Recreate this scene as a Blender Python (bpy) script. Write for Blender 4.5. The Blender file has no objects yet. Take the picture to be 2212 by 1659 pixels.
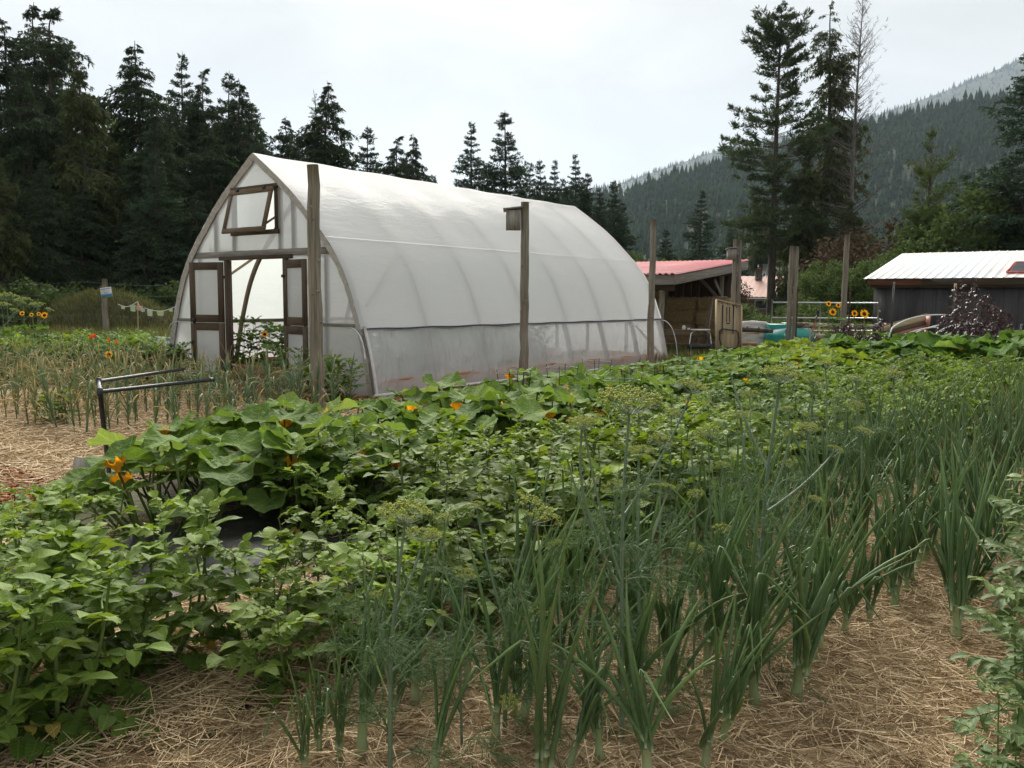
import bpy, math, random
import numpy as np
from mathutils import Vector, Matrix, Euler, Quaternion

# ---------------------------------------------------------------- camera, sky, sun, exposure
SC = bpy.context.scene
COL = SC.collection
H_EYE = 1.65
F_PX, PITCH, ROLL, YAW = 843.4, 0.1016, 0.0065, 0.6472      # measured from the photograph
CAM = Vector((9.8126, -9.371, H_EYE))                        # farm axes: +Y runs along the greenhouse and the crop rows
def _farm(a):
    u = np.array([math.sin(YAW), math.cos(YAW), 0]); v = np.array([-u[1], u[0], 0])
    return Vector((-float(np.dot(a, v)), float(np.dot(a, u)), float(a[2])))
_c, _s, _cr, _sr = math.cos(PITCH), math.sin(PITCH), math.cos(ROLL), math.sin(ROLL)
_r0, _F, _U = np.array([1, 0, 0.]), np.array([0, _c, -_s]), np.array([0, _s, _c])
V_RIGHT, V_UP, V_FWD = _farm(_r0*_cr + _U*_sr), _farm(_U*_cr - _r0*_sr), _farm(_F)
H_FWD = Vector((V_FWD.x, V_FWD.y, 0)).normalized(); H_RIGHT = Vector((H_FWD.y, -H_FWD.x, 0))
cam_data = bpy.data.cameras.new('camera'); cam = bpy.data.objects.new('camera', cam_data); COL.objects.link(cam)
cam_data.sensor_width = 36.0; cam_data.lens = F_PX/1024*36; cam_data.clip_start = 0.05; cam_data.clip_end = 20000
cam.matrix_world = Matrix(((V_RIGHT.x, V_UP.x, -V_FWD.x, CAM.x), (V_RIGHT.y, V_UP.y, -V_FWD.y, CAM.y), (V_RIGHT.z, V_UP.z, -V_FWD.z, CAM.z), (0, 0, 0, 1)))
SC.camera = cam
SC.view_settings.view_transform = 'Standard'; SC.view_settings.look = 'None'
SC.view_settings.exposure = 0.68; SC.view_settings.gamma = 1.0; SC.view_settings.use_curve_mapping = False
SC.render.engine = 'CYCLES'
SC.cycles.use_denoising = True
SC.cycles.max_bounces = 8; SC.cycles.diffuse_bounces = 4; SC.cycles.glossy_bounces = 2; SC.cycles.transmission_bounces = 6
SC.cycles.transparent_max_bounces = 16; SC.cycles.volume_bounces = 1; SC.cycles.use_adaptive_sampling = True
SC.cycles.adaptive_threshold = 0.02; SC.cycles.caustics_reflective = False; SC.cycles.caustics_refractive = False

SUN_EL, SUN_AZ = math.radians(36), math.radians(-8)          # behind thin cloud, just above the frame
sun_h = H_FWD*math.cos(SUN_AZ) + H_RIGHT*math.sin(SUN_AZ)
SUN_DIR = (sun_h*math.cos(SUN_EL) + Vector((0, 0, math.sin(SUN_EL)))).normalized()
sun_data = bpy.data.lights.new('sun', 'SUN'); sun_data.energy = 5.0; sun_data.angle = math.radians(40); sun_data.color = (1.0, .95, .87)
sun = bpy.data.objects.new('sun', sun_data); COL.objects.link(sun); sun.rotation_euler = SUN_DIR.to_track_quat('Z', 'Y').to_euler()

world = bpy.data.worlds.new('World'); SC.world = world; world.use_nodes = True
def build_world():
    nt = world.node_tree; nt.nodes.clear(); N = nt.nodes.new; L = nt.links.new
    out = N('ShaderNodeOutputWorld'); bg = N('ShaderNodeBackground'); bg.inputs['Strength'].default_value = 0.1
    sky = N('ShaderNodeTexSky'); sky.sky_type = 'NISHITA'; sky.sun_disc = False
    sky.sun_elevation = SUN_EL; sky.sun_rotation = math.atan2(SUN_DIR.x, SUN_DIR.y)
    tc = N('ShaderNodeTexCoord')
    dot = N('ShaderNodeVectorMath'); dot.operation = 'DOT_PRODUCT'; dot.inputs[1].default_value = SUN_DIR
    L(tc.outputs['Generated'], dot.inputs[0])
    mx = N('ShaderNodeMath'); mx.operation = 'MAXIMUM'; mx.inputs[1].default_value = 0; L(dot.outputs['Value'], mx.inputs[0])
    def powr(p, k):
        a = N('ShaderNodeMath'); a.operation = 'POWER'; a.inputs[1].default_value = p; L(mx.outputs[0], a.inputs[0])
        b = N('ShaderNodeMath'); b.operation = 'MULTIPLY'; b.inputs[1].default_value = k; L(a.outputs[0], b.inputs[0]); return b
    g1, g2 = powr(12, 1.5), powr(60, 5.0)
    mp = N('ShaderNodeMapping'); mp.inputs['Scale'].default_value = (2.2, 2.2, 5.5); L(tc.outputs['Generated'], mp.inputs['Vector'])
    no = N('ShaderNodeTexNoise'); no.inputs['Scale'].default_value = 1.5; no.inputs['Detail'].default_value = 5; no.inputs['Roughness'].default_value = .5
    no.inputs['Distortion'].default_value = .6
    L(mp.outputs[0], no.inputs['Vector'])
    cr = N('ShaderNodeValToRGB'); cr.color_ramp.elements[0].position = .3; cr.color_ramp.elements[0].color = (3.40, 3.32, 3.22, 1)
    cr.color_ramp.elements[1].position = .72; cr.color_ramp.elements[1].color = (5.1, 4.97, 4.76, 1)
    L(no.outputs['Fac'], cr.inputs['Fac'])
    ad = N('ShaderNodeMath'); ad.operation = 'ADD'; L(g1.outputs[0], ad.inputs[0]); L(g2.outputs[0], ad.inputs[1])
    n2 = N('ShaderNodeMapRange'); n2.inputs['From Min'].default_value = .3; n2.inputs['From Max'].default_value = .7
    n2.inputs['To Min'].default_value = .65; n2.inputs['To Max'].default_value = 1.25; L(no.outputs['Fac'], n2.inputs['Value'])
    ad2 = N('ShaderNodeMath'); ad2.operation = 'MULTIPLY'; L(ad.outputs[0], ad2.inputs[0]); L(n2.outputs['Result'], ad2.inputs[1])
    gl = N('ShaderNodeVectorMath'); gl.operation = 'SCALE'; gl.inputs[0].default_value = (1.0, .965, .9); L(ad2.outputs[0], gl.inputs['Scale'])
    sm = N('ShaderNodeVectorMath'); sm.operation = 'ADD'; L(cr.outputs['Color'], sm.inputs[0]); L(gl.outputs[0], sm.inputs[1])
    mix = N('ShaderNodeMix'); mix.data_type = 'RGBA'; mix.inputs[0].default_value = .985
    L(sky.outputs[0], mix.inputs[6]); L(sm.outputs[0], mix.inputs[7]); L(mix.outputs[2], bg.inputs['Color']); L(bg.outputs[0], out.inputs['Surface'])
build_world()

# ---------------------------------------------------------------- helpers
def ray(px, py):                                              # direction of a point of the photograph (2212 x 1659 scale)
    k = 1024/2212
    return V_FWD + V_RIGHT*((px*k-512)/F_PX) - V_UP*((py*k-384)/F_PX)
def P(px, py, Z):                                             # point at Z metres ahead of the camera
    d = ray(px, py); return CAM + d*(Z/d.dot(H_FWD))
def G(px, py, z=0.0):                                         # point at height z
    d = ray(px, py); return CAM + d*((z-H_EYE)/d.z)
def ZOF(x, y): return (x-CAM.x)*H_FWD.x + (y-CAM.y)*H_FWD.y
def PXY(x, y, z):                                             # pixel (1024 x 768) of a point
    p = Vector((x, y, z))-CAM; d = p.dot(V_FWD)
    return 512+F_PX*p.dot(V_RIGHT)/d, 384-F_PX*p.dot(V_UP)/d

class MB:
    def __init__(s): s.v = []; s.uv = []; s.f = []; s.n = 0
    def add(s, v, f, uv=None, mi=0):
        v = np.asarray(v, float).reshape(-1, 3)
        f = np.asarray(f, np.int64)
        s.v.append(v); s.f.append((f + s.n, mi))
        s.uv.append(np.zeros((len(v), 2)) if uv is None else np.asarray(uv, float).reshape(-1, 2))
        s.n += len(v); return s
    def merge(s, o, M=None, mi=None):
        v = np.concatenate(o.v)
        if M is not None:
            m = np.array(M); v = v @ m[:3, :3].T + m[:3, 3]
        s.v.append(v); s.uv.append(np.concatenate(o.uv))
        for f, k in o.f: s.f.append((f + s.n, k if mi is None else mi))
        s.n += len(v); return s
    def box(s, c, d, R=None, mi=0):
        hx, hy, hz = d[0]/2, d[1]/2, d[2]/2
        v = np.array([(a, b, e) for a in (-hx, hx) for b in (-hy, hy) for e in (-hz, hz)])
        if R is not None: v = v @ np.array(R.to_3x3()).T
        return s.add(v + np.array(c), [(0, 1, 3, 2), (4, 6, 7, 5), (0, 4, 5, 1), (2, 3, 7, 6), (0, 2, 6, 4), (1, 5, 7, 3)], mi=mi)
    def bar(s, p0, p1, w, t, mi=0):
        p0, p1 = Vector(p0), Vector(p1); d = p1-p0
        return s.box((p0+p1)/2, (w, t, d.length), d.to_track_quat('Z', 'Y').to_matrix(), mi)
    def tube(s, pts, r, n=6, cap=True, mi=0, uvv=False):
        p = np.asarray(pts, float); m = len(p)
        r = np.full(m, r, float) if np.isscalar(r) else np.asarray(r, float)
        t = np.gradient(p, axis=0); t /= np.linalg.norm(t, axis=1)[:, None]+1e-12
        ref = np.array([0, 0, 1.]) if abs(t[0][2]) < .9 else np.array([1., 0, 0])
        a = np.cross(t, ref); a /= np.linalg.norm(a, axis=1)[:, None]+1e-12
        b = np.cross(t, a)
        th = np.arange(n)*2*np.pi/n
        v = p[:, None, :] + r[:, None, None]*(np.cos(th)[None, :, None]*a[:, None, :] + np.sin(th)[None, :, None]*b[:, None, :])
        i = np.arange(m-1)[:, None]*n; j = np.arange(n)[None, :]; j2 = (j+1) % n
        q = np.stack([i+j, i+j2, i+n+j2, i+n+j], -1).reshape(-1, 4)
        uv = np.stack(np.broadcast_arrays(th[None, :]/(2*np.pi), np.linspace(0, 1, m)[:, None]), -1).reshape(-1, 2)
        k = s.n; s.add(v.reshape(-1, 3), q, uv, mi)
        if cap:
            s.f.append((np.array([[k+x for x in range(n)]]), mi)); s.f.append((np.array([[k+(m-1)*n+x for x in range(n)][::-1]]), mi))
        return s
    def grid(s, p, uv=None, mi=0):
        p = np.asarray(p, float); m, n = p.shape[:2]
        i = np.arange(m-1)[:, None]*n; j = np.arange(n-1)[None, :]
        q = np.stack([i+j, i+j+1, i+n+j+1, i+n+j], -1).reshape(-1, 4)
        if uv is None: uv = np.stack(np.meshgrid(np.linspace(0, 1, m), np.linspace(0, 1, n), indexing='ij'), -1)
        return s.add(p.reshape(-1, 3), q, np.asarray(uv).reshape(-1, 2), mi)
    def lathe(s, prof, c=(0, 0, 0), n=24, mi=0):
        th = np.linspace(0, 2*np.pi, n+1)
        p = np.array([[(r*math.cos(a)+c[0], r*math.sin(a)+c[1], z+c[2]) for a in th] for r, z in prof])
        return s.grid(p, mi=mi)
    def mesh(s, name, mats=(), smooth=True):
        me = bpy.data.meshes.new(name)
        v = np.concatenate(s.v); uv = np.concatenate(s.uv)
        me.vertices.add(len(v)); me.vertices.foreach_set('co', v.astype(np.float32).ravel())
        loops = np.concatenate([f.ravel() for f, _ in s.f]); tot = np.concatenate([np.full(len(f), f.shape[1]) for f, _ in s.f])
        mi = np.concatenate([np.full(len(f), k) for f, k in s.f])
        me.loops.add(len(loops)); me.loops.foreach_set('vertex_index', loops.astype(np.int32))
        me.polygons.add(len(tot)); me.polygons.foreach_set('loop_start', (np.cumsum(tot)-tot).astype(np.int32))
        if smooth: me.polygons.foreach_set('use_smooth', np.ones(len(tot), bool))
        for m in (mats if isinstance(mats, (list, tuple)) else [mats]): me.materials.append(m)
        if mi.any(): me.polygons.foreach_set('material_index', mi.astype(np.int32))
        ul = me.uv_layers.new(name='UVMap'); ul.data.foreach_set('uv', uv[loops].astype(np.float32).ravel())
        me.update(calc_edges=True); return me
    def build(s, name, mats, parent=None, smooth=False):      # vertices in farm coordinates
        return link(name, s.mesh(name, mats, smooth), parent)

WM = {}
def link(name, me, parent=None, M=None, local=None, color=None):
    o = bpy.data.objects.new(name, me); COL.objects.link(o)
    if parent is not None:
        o.parent = parent
        if local is not None: o.matrix_basis = local; WM[o.name] = WM.get(parent.name, Matrix()) @ local
        else:
            M = M or Matrix(); o.matrix_basis = WM.get(parent.name, Matrix()).inverted() @ M; WM[o.name] = M
    else:
        M = M or local or Matrix(); o.matrix_basis = M; WM[o.name] = M
    if color is not None: o.color = color
    return o
def tag(o, label=None, cat=None, group=None, kind=None):
    if label: o['label'] = label
    if cat: o['category'] = cat
    if group: o['group'] = group
    if kind: o['kind'] = kind
    return o
def thing(name, label, cat, loc=(0, 0, 0), group=None, M=None):
    o = link(name, None, None, M if M is not None else Matrix.Translation(Vector(loc)))
    o.empty_display_size = .1
    return tag(o, label, cat, group)
def struct(name, mb, mat, smooth=False): return tag(mb.build(name, mat, None, smooth), kind='structure')
def board(name, p0, p1, w, t, mat, parent=None, ref=(0, 0, 1)):   # a plank along local Z: w across, t along ref
    p0, p1 = Vector(p0), Vector(p1); d = p1-p0; L = d.length; z = d/L
    r = Vector(ref); y = r - z*r.dot(z)
    if y.length < 1e-4: y = Vector((1, 0, 0)) - z*z.x
    y.normalize(); x = y.cross(z)
    M = Matrix((x, y, z)).transposed().to_4x4(); M.translation = p0
    mb = MB(); b = min(w, t)*.06                              # slightly eased edges
    hw, ht = w/2, t/2
    prof = [(-hw+b, -ht), (hw-b, -ht), (hw, -ht+b), (hw, ht-b), (hw-b, ht), (-hw+b, ht), (-hw, ht-b), (-hw, -ht+b)]
    v = [(a, c, 0) for a, c in prof]+[(a, c, L) for a, c in prof]
    mb.add(v, [(i, (i+1) % 8, 8+(i+1) % 8, 8+i) for i in range(8)]); mb.f.append((np.array([list(range(8))[::-1]]), 0)); mb.f.append((np.array([list(range(8, 16))]), 0))
    return link(name, mb.mesh(name, mat, False), parent, M)
def trs(loc, rz=0, rx=0, ry=0, s=1.0):
    S = Matrix.Diagonal((s, s, s, 1)) if np.isscalar(s) else Matrix.Diagonal((*s, 1))
    return Matrix.Translation(Vector(loc)) @ Euler((rx, ry, rz)).to_matrix().to_4x4() @ S
def frame_mat(origin, x_dir, up=(0, 0, 1), s=1.0):              # local +X along x_dir, local +Z near up
    x = Vector(x_dir).normalized(); u = Vector(up); z = u - x*u.dot(x)
    if z.length < 1e-4: z = Vector((1, 0, 0)) - x*x.x
    z.normalize(); y = z.cross(x)
    M = Matrix((x, y, z)).transposed() * s; M = M.to_4x4(); M.translation = Vector(origin); return M
def bez(p0, p1, p2, n):
    t = np.linspace(0, 1, n)[:, None]; p0, p1, p2 = (np.array(p, float) for p in (p0, p1, p2))
    return (1-t)**2*p0 + 2*t*(1-t)*p1 + t*t*p2
def norm(a): return a/(np.linalg.norm(a, axis=-1, keepdims=True)+1e-12)

# ---------------------------------------------------------------- materials
MATS = {}
def _mat(name):
    m = bpy.data.materials.new(name); m.use_nodes = True; nt = m.node_tree; nt.nodes.clear(); MATS[name] = m
    return m, nt, nt.nodes.new, nt.links.new
def _ramp(N, stops):
    r = N('ShaderNodeValToRGB'); e = r.color_ramp.elements
    while len(e) < len(stops): e.new(.5)
    for q, (p, c) in zip(e, stops): q.position = p; q.color = (*c, 1)
    return r
def surf(name, stops, scale=(4, 4, 4), detail=5, rough=.8, bump=.3, bscale=None, bdist=.01, metal=0, spec=.4, coord='Object', rand=.0, tint=False, second=None):
    m, nt, N, L = _mat(name); out = N('ShaderNodeOutputMaterial'); b = N('ShaderNodeBsdfPrincipled')
    tc = N('ShaderNodeTexCoord'); mp = N('ShaderNodeMapping'); mp.inputs['Scale'].default_value = scale
    oi = N('ShaderNodeObjectInfo'); L(tc.outputs[coord], mp.inputs['Vector'])
    cb = N('ShaderNodeCombineXYZ'); mu = N('ShaderNodeMath'); mu.operation = 'MULTIPLY'; mu.inputs[1].default_value = 31
    L(oi.outputs['Random'], mu.inputs[0])
    for i in range(3): L(mu.outputs[0], cb.inputs[i])
    L(cb.outputs[0], mp.inputs['Location'])
    no = N('ShaderNodeTexNoise'); no.inputs['Scale'].default_value = 1; no.inputs['Detail'].default_value = detail; no.inputs['Roughness'].default_value = .62
    L(mp.outputs[0], no.inputs['Vector']); r = _ramp(N, stops); L(no.outputs['Fac'], r.inputs['Fac']); col = r.outputs['Color']
    if second:                                                # a large soft layer of stain: (scale, colour, from, to)
        n2 = N('ShaderNodeTexNoise'); n2.inputs['Scale'].default_value = second[0]; n2.inputs['Detail'].default_value = 4; L(tc.outputs[coord], n2.inputs['Vector'])
        mr = N('ShaderNodeMapRange'); mr.inputs['From Min'].default_value = second[2]; mr.inputs['From Max'].default_value = second[3]; L(n2.outputs['Fac'], mr.inputs['Value'])
        mx = N('ShaderNodeMix'); mx.data_type = 'RGBA'; L(mr.outputs['Result'], mx.inputs[0]); L(col, mx.inputs[6]); mx.inputs[7].default_value = (*second[1], 1); col = mx.outputs[2]
    if rand:
        hs = N('ShaderNodeHueSaturation'); mr = N('ShaderNodeMapRange'); mr.inputs['To Min'].default_value = 1-rand; mr.inputs['To Max'].default_value = 1+rand
        L(oi.outputs['Random'], mr.inputs['Value']); L(mr.outputs['Result'], hs.inputs['Value']); L(col, hs.inputs['Color']); col = hs.outputs['Color']
    if tint:
        mx = N('ShaderNodeMix'); mx.data_type = 'RGBA'; mx.blend_type = 'MULTIPLY'; mx.inputs[0].default_value = 1; L(col, mx.inputs[6]); L(oi.outputs['Color'], mx.inputs[7]); col = mx.outputs[2]
    L(col, b.inputs['Base Color']); b.inputs['Roughness'].default_value = rough; b.inputs['Metallic'].default_value = metal; b.inputs['Specular IOR Level'].default_value = spec
    if bump:
        bn = N('ShaderNodeBump'); bn.inputs['Strength'].default_value = bump; bn.inputs['Distance'].default_value = bdist
        if bscale:
            n3 = N('ShaderNodeTexNoise'); n3.inputs['Scale'].default_value = bscale; n3.inputs['Detail'].default_value = 4; L(tc.outputs[coord], n3.inputs['Vector']); L(n3.outputs['Fac'], bn.inputs['Height'])
        else: L(no.outputs['Fac'], bn.inputs['Height'])
        L(bn.outputs[0], b.inputs['Normal'])
    L(b.outputs[0], out.inputs['Surface']); return m
def wood(name, dark, light, bump=.5, rough=.85, rand=.12, **k):   # grain along local Z
    mid = tuple((a+b)/2 for a, b in zip(dark, light))
    return surf(name, [(.28, dark), (.5, mid), (.72, light)], scale=(38, 38, 1.6), detail=7, rough=rough, bump=bump, bdist=.006, rand=rand, **k)
def leafmat(name, dark, light, trans=.32, rough=.62, vein=None, spots=0, island=False, spec=.22, vstr=.5):
    m, nt, N, L = _mat(name); out = N('ShaderNodeOutputMaterial'); b = N('ShaderNodeBsdfPrincipled'); tr = N('ShaderNodeBsdfTranslucent')
    oi = N('ShaderNodeObjectInfo'); tc = N('ShaderNodeTexCoord')
    no = N('ShaderNodeTexNoise'); no.inputs['Scale'].default_value = 9; no.inputs['Detail'].default_value = 3; L(tc.outputs['Object'], no.inputs['Vector'])
    if island:
        ge = N('ShaderNodeNewGeometry'); rnd = ge.outputs['Random Per Island']
    else: rnd = oi.outputs['Random']
    ad = N('ShaderNodeMath'); ad.operation = 'MULTIPLY_ADD'; ad.inputs[1].default_value = .6; L(rnd, ad.inputs[0])
    sb = N('ShaderNodeMath'); sb.operation = 'MULTIPLY'; sb.inputs[1].default_value = .55 if vein else .45; L(no.outputs['Fac'], sb.inputs[0]); L(sb.outputs[0], ad.inputs[2])
    r = _ramp(N, [(.15, dark), (.85, light)]); L(ad.outputs[0], r.inputs['Fac']); col = r.outputs['Color']; hgt = None
    if vein:                                                  # UV holds the leaf plane: veins radiate ('palm') or branch off a midrib ('pinn')
        sp = N('ShaderNodeSeparateXYZ'); L(tc.outputs['UV'], sp.inputs[0])
        def M2(op, a, bb=None, c=None):
            q = N('ShaderNodeMath'); q.operation = op
            for i, z in enumerate((a, bb, c)):
                if z is None: continue
                if isinstance(z, (int, float)): q.inputs[i].default_value = z
                else: L(z, q.inputs[i])
            return q.outputs[0]
        x, y = sp.outputs[0], sp.outputs[1]
        if vein == 'palm':
            rad = M2('SQRT', M2('ADD', M2('MULTIPLY', x, x), M2('MULTIPLY', y, y)))
            d = M2('MULTIPLY', M2('PINGPONG', M2('ARCTAN2', y, x), .36), rad)
            w1 = M2('PINGPONG', M2('SUBTRACT', M2('MULTIPLY', rad, 1.0), M2('MULTIPLY', M2('PINGPONG', M2('ARCTAN2', y, x), .36), .9)), .11)
            fine = M2('LESS_THAN', w1, .012)
            mask = M2('MAXIMUM', M2('LESS_THAN', d, .022), M2('MULTIPLY', fine, .45))
        else:
            ay = M2('ABSOLUTE', y)
            side = M2('PINGPONG', M2('SUBTRACT', x, M2('MULTIPLY', ay, .8)), .085)
            mask = M2('MAXIMUM', M2('LESS_THAN', ay, .022), M2('MULTIPLY', M2('LESS_THAN', side, .013), .55))
        mx = N('ShaderNodeMix'); mx.data_type = 'RGBA'; L(M2('MULTIPLY', mask, vstr), mx.inputs[0]); L(col, mx.inputs[6])
        mx.inputs[7].default_value = tuple(min(1, c*1.7+.02) for c in light)+(1,); col = mx.outputs[2]; hgt = mask
    mx = N('ShaderNodeMix'); mx.data_type = 'RGBA'; mx.blend_type = 'MULTIPLY'; mx.inputs[0].default_value = 1; L(col, mx.inputs[6]); L(oi.outputs['Color'], mx.inputs[7]); col = mx.outputs[2]
    L(col, b.inputs['Base Color']); b.inputs['Roughness'].default_value = rough; b.inputs['Specular IOR Level'].default_value = spec
    hs = N('ShaderNodeHueSaturation'); hs.inputs['Hue'].default_value = .485; hs.inputs['Saturation'].default_value = 1.1; hs.inputs['Value'].default_value = 1.35; L(col, hs.inputs['Color']); L(hs.outputs[0], tr.inputs['Color'])
    bn = N('ShaderNodeBump'); bn.inputs['Strength'].default_value = .5 if vein else .35; bn.inputs['Distance'].default_value = .05 if vein == 'palm' else .006
    n4 = N('ShaderNodeTexNoise'); n4.inputs['Scale'].default_value = 60 if vein != 'palm' else 7; n4.inputs['Detail'].default_value = 4; L(tc.outputs['Object'], n4.inputs['Vector'])
    if hgt is not None:
        a2 = N('ShaderNodeMath'); a2.operation = 'SUBTRACT'; L(n4.outputs['Fac'], a2.inputs[0]); L(hgt, a2.inputs[1]); L(a2.outputs[0], bn.inputs['Height'])
    else: L(n4.outputs['Fac'], bn.inputs['Height'])
    L(bn.outputs[0], b.inputs['Normal'])
    ms = N('ShaderNodeMixShader'); ms.inputs[0].default_value = trans; L(b.outputs[0], ms.inputs[1]); L(tr.outputs[0], ms.inputs[2]); L(ms.outputs[0], out.inputs['Surface'])
    return m
def tipmat(name, stops, rough=.5, trans=.2, spec=.35):        # blade leaves: colour runs along the blade (UV y)
    m, nt, N, L = _mat(name); out = N('ShaderNodeOutputMaterial'); b = N('ShaderNodeBsdfPrincipled'); tr = N('ShaderNodeBsdfTranslucent')
    oi = N('ShaderNodeObjectInfo'); tc = N('ShaderNodeTexCoord'); sp = N('ShaderNodeSeparateXYZ'); L(tc.outputs['UV'], sp.inputs[0])
    ge = N('ShaderNodeNewGeometry'); a = N('ShaderNodeMath'); a.operation = 'MULTIPLY_ADD'; a.inputs[1].default_value = .3
    no = N('ShaderNodeTexNoise'); no.inputs['Scale'].default_value = 22; L(tc.outputs['Object'], no.inputs['Vector'])
    sb = N('ShaderNodeMath'); sb.operation = 'SUBTRACT'; sb.inputs[1].default_value = .15; L(sp.outputs[1], sb.inputs[0])
    L(ge.outputs['Random Per Island'], a.inputs[0]); L(sb.outputs[0], a.inputs[2])
    r = _ramp(N, stops); L(a.outputs[0], r.inputs['Fac'])
    hs = N('ShaderNodeHueSaturation'); mr = N('ShaderNodeMapRange'); mr.inputs['To Min'].default_value = .7; mr.inputs['To Max'].default_value = 1.3
    L(no.outputs['Fac'], mr.inputs['Value']); L(mr.outputs['Result'], hs.inputs['Value']); L(r.outputs['Color'], hs.inputs['Color'])
    mx = N('ShaderNodeMix'); mx.data_type = 'RGBA'; mx.blend_type = 'MULTIPLY'; mx.inputs[0].default_value = 1; L(hs.outputs[0], mx.inputs[6]); L(oi.outputs['Color'], mx.inputs[7])
    L(mx.outputs[2], b.inputs['Base Color']); L(mx.outputs[2], tr.inputs['Color']); b.inputs['Roughness'].default_value = rough; b.inputs['Specular IOR Level'].default_value = spec
    ms = N('ShaderNodeMixShader'); ms.inputs[0].default_value = trans; L(b.outputs[0], ms.inputs[1]); L(tr.outputs[0], ms.inputs[2]); L(ms.outputs[0], out.inputs['Surface']); return m
def film(name, clear, white=.86, diff=.35, gloss=.08, wr=.25, stretch=(1.2, 1.2, 6), tintc=(1, 1, 1)):
    m, nt, N, L = _mat(name); out = N('ShaderNodeOutputMaterial')
    d = N('ShaderNodeBsdfDiffuse'); t = N('ShaderNodeBsdfTranslucent'); tp = N('ShaderNodeBsdfTransparent'); gl = N('ShaderNodeBsdfGlossy')
    c = tuple(white*x for x in tintc)+(1,); d.inputs['Color'].default_value = c; t.inputs['Color'].default_value = c
    tp.inputs['Color'].default_value = (.93, .95, .95, 1); gl.inputs['Roughness'].default_value = .22; gl.inputs['Color'].default_value = (1, 1, 1, 1)
    tc = N('ShaderNodeTexCoord'); mp = N('ShaderNodeMapping'); mp.inputs['Scale'].default_value = stretch; mp.inputs['Rotation'].default_value = (.5, 0, .1); L(tc.outputs['Object'], mp.inputs['Vector'])
    no = N('ShaderNodeTexNoise'); no.inputs['Scale'].default_value = 2.2; no.inputs['Detail'].default_value = 6; no.inputs['Distortion'].default_value = 1.1; L(mp.outputs[0], no.inputs['Vector'])
    bn = N('ShaderNodeBump'); bn.inputs['Strength'].default_value = wr; bn.inputs['Distance'].default_value = .06; L(no.outputs['Fac'], bn.inputs['Height'])
    for q in (d, t, gl): L(bn.outputs[0], q.inputs['Normal'])
    # patchy condensation and dust change how clear the sheet is
    n2 = N('ShaderNodeTexNoise'); n2.inputs['Scale'].default_value = 1.3; n2.inputs['Detail'].default_value = 5; L(tc.outputs['Object'], n2.inputs['Vector'])
    mr = N('ShaderNodeMapRange'); mr.inputs['From Min'].default_value = .3; mr.inputs['From Max'].default_value = .7; mr.inputs['To Min'].default_value = clear*.7; mr.inputs['To Max'].default_value = clear*1.3; L(n2.outputs['Fac'], mr.inputs['Value'])
    a = N('ShaderNodeMixShader'); a.inputs[0].default_value = 1-diff; L(d.outputs[0], a.inputs[1]); L(t.outputs[0], a.inputs[2])
    b = N('ShaderNodeMixShader'); L(mr.outputs['Result'], b.inputs[0]); L(a.outputs[0], b.inputs[1]); L(tp.outputs[0], b.inputs[2])
    e = N('ShaderNodeMixShader'); e.inputs[0].default_value = gloss; L(b.outputs[0], e.inputs[1]); L(gl.outputs[0], e.inputs[2]); L(e.outputs[0], out.inputs['Surface']); return m

M_post = wood('weathered_post_wood', (.10, .085, .065), (.34, .30, .24), bump=.9)
M_grey = wood('grey_board_wood', (.15, .135, .115), (.38, .35, .31))
M_door = wood('brown_stained_wood', (.05, .034, .022), (.12, .085, .055))
M_sash = wood('sash_wood', (.085, .06, .035), (.19, .14, .085))
M_rib = wood('laminated_rib_wood', (.12, .09, .06), (.25, .19, .13))
M_orange = wood('cedar_board_wood', (.30, .13, .06), (.52, .27, .14))
M_pale = wood('pale_pine_wood', (.36, .27, .16), (.58, .47, .32))
M_bark = surf('conifer_bark', [(.3, (.035, .028, .022)), (.7, (.11, .09, .075))], scale=(7, 7, 1.4), bump=.8, bdist=.03)
M_birch = surf('birch_rail_bark', [(.42, (.10, .085, .06)), (.56, (.42, .37, .28)), (.8, (.55, .5, .4))], scale=(6, 6, 9), bump=.5)
M_steel = surf('black_pipe_steel', [(.3, (.018, .018, .02)), (.7, (.06, .06, .062))], scale=(30, 30, 30), rough=.5, bump=.15)
M_galv = surf('galvanised_pipe', [(.3, (.42, .44, .45)), (.7, (.66, .68, .69))], scale=(9, 9, 9), rough=.38, metal=.8, bump=.05)
M_wire = surf('wire', [(.3, (.05, .05, .05)), (.7, (.13, .13, .125))], rough=.6, bump=0)
M_greenwire = surf('green_coated_wire', [(.3, (.01, .045, .03)), (.7, (.015, .07, .045))], rough=.5, bump=0)
M_white = surf('white_plastic', [(.3, (.62, .62, .60)), (.7, (.8, .8, .78))], scale=(8, 8, 8), rough=.45, bump=.05)
M_rope = surf('blue_rope', [(.3, (.03, .04, .07)), (.7, (.12, .14, .2))], scale=(40, 40, 40), rough=.9)
M_redroof = surf('red_roof_steel', [(.3, (.27, .042, .05)), (.7, (.38, .075, .085))], scale=(.9, .9, .9), rough=.6, bump=.05, second=(.5, (.42, .13, .135), .5, .8))
M_whiteroof = surf('white_roof_steel', [(.3, (.62, .62, .58)), (.7, (.78, .78, .75))], scale=(1, 1, 1), rough=.45, bump=.04, second=(.35, (.64, .70, .76), .48, .62))
M_pinkroof = surf('pink_roof_steel', [(.3, (.50, .30, .24)), (.7, (.60, .38, .31))], scale=(.6, .6, .6), rough=.6, bump=.05)
M_siding = surf('charcoal_siding', [(.3, (.045, .045, .046)), (.7, (.085, .084, .083))], scale=(6, 6, .8), rough=.85, bump=.3)
M_fabric = surf('black_weed_fabric', [(.3, (.012, .012, .015)), (.7, (.05, .05, .058))], scale=(3, 3, 3), rough=.62, bump=.35, bscale=9, bdist=.05, second=(11, (.16, .13, .09), .62, .74))
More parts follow.
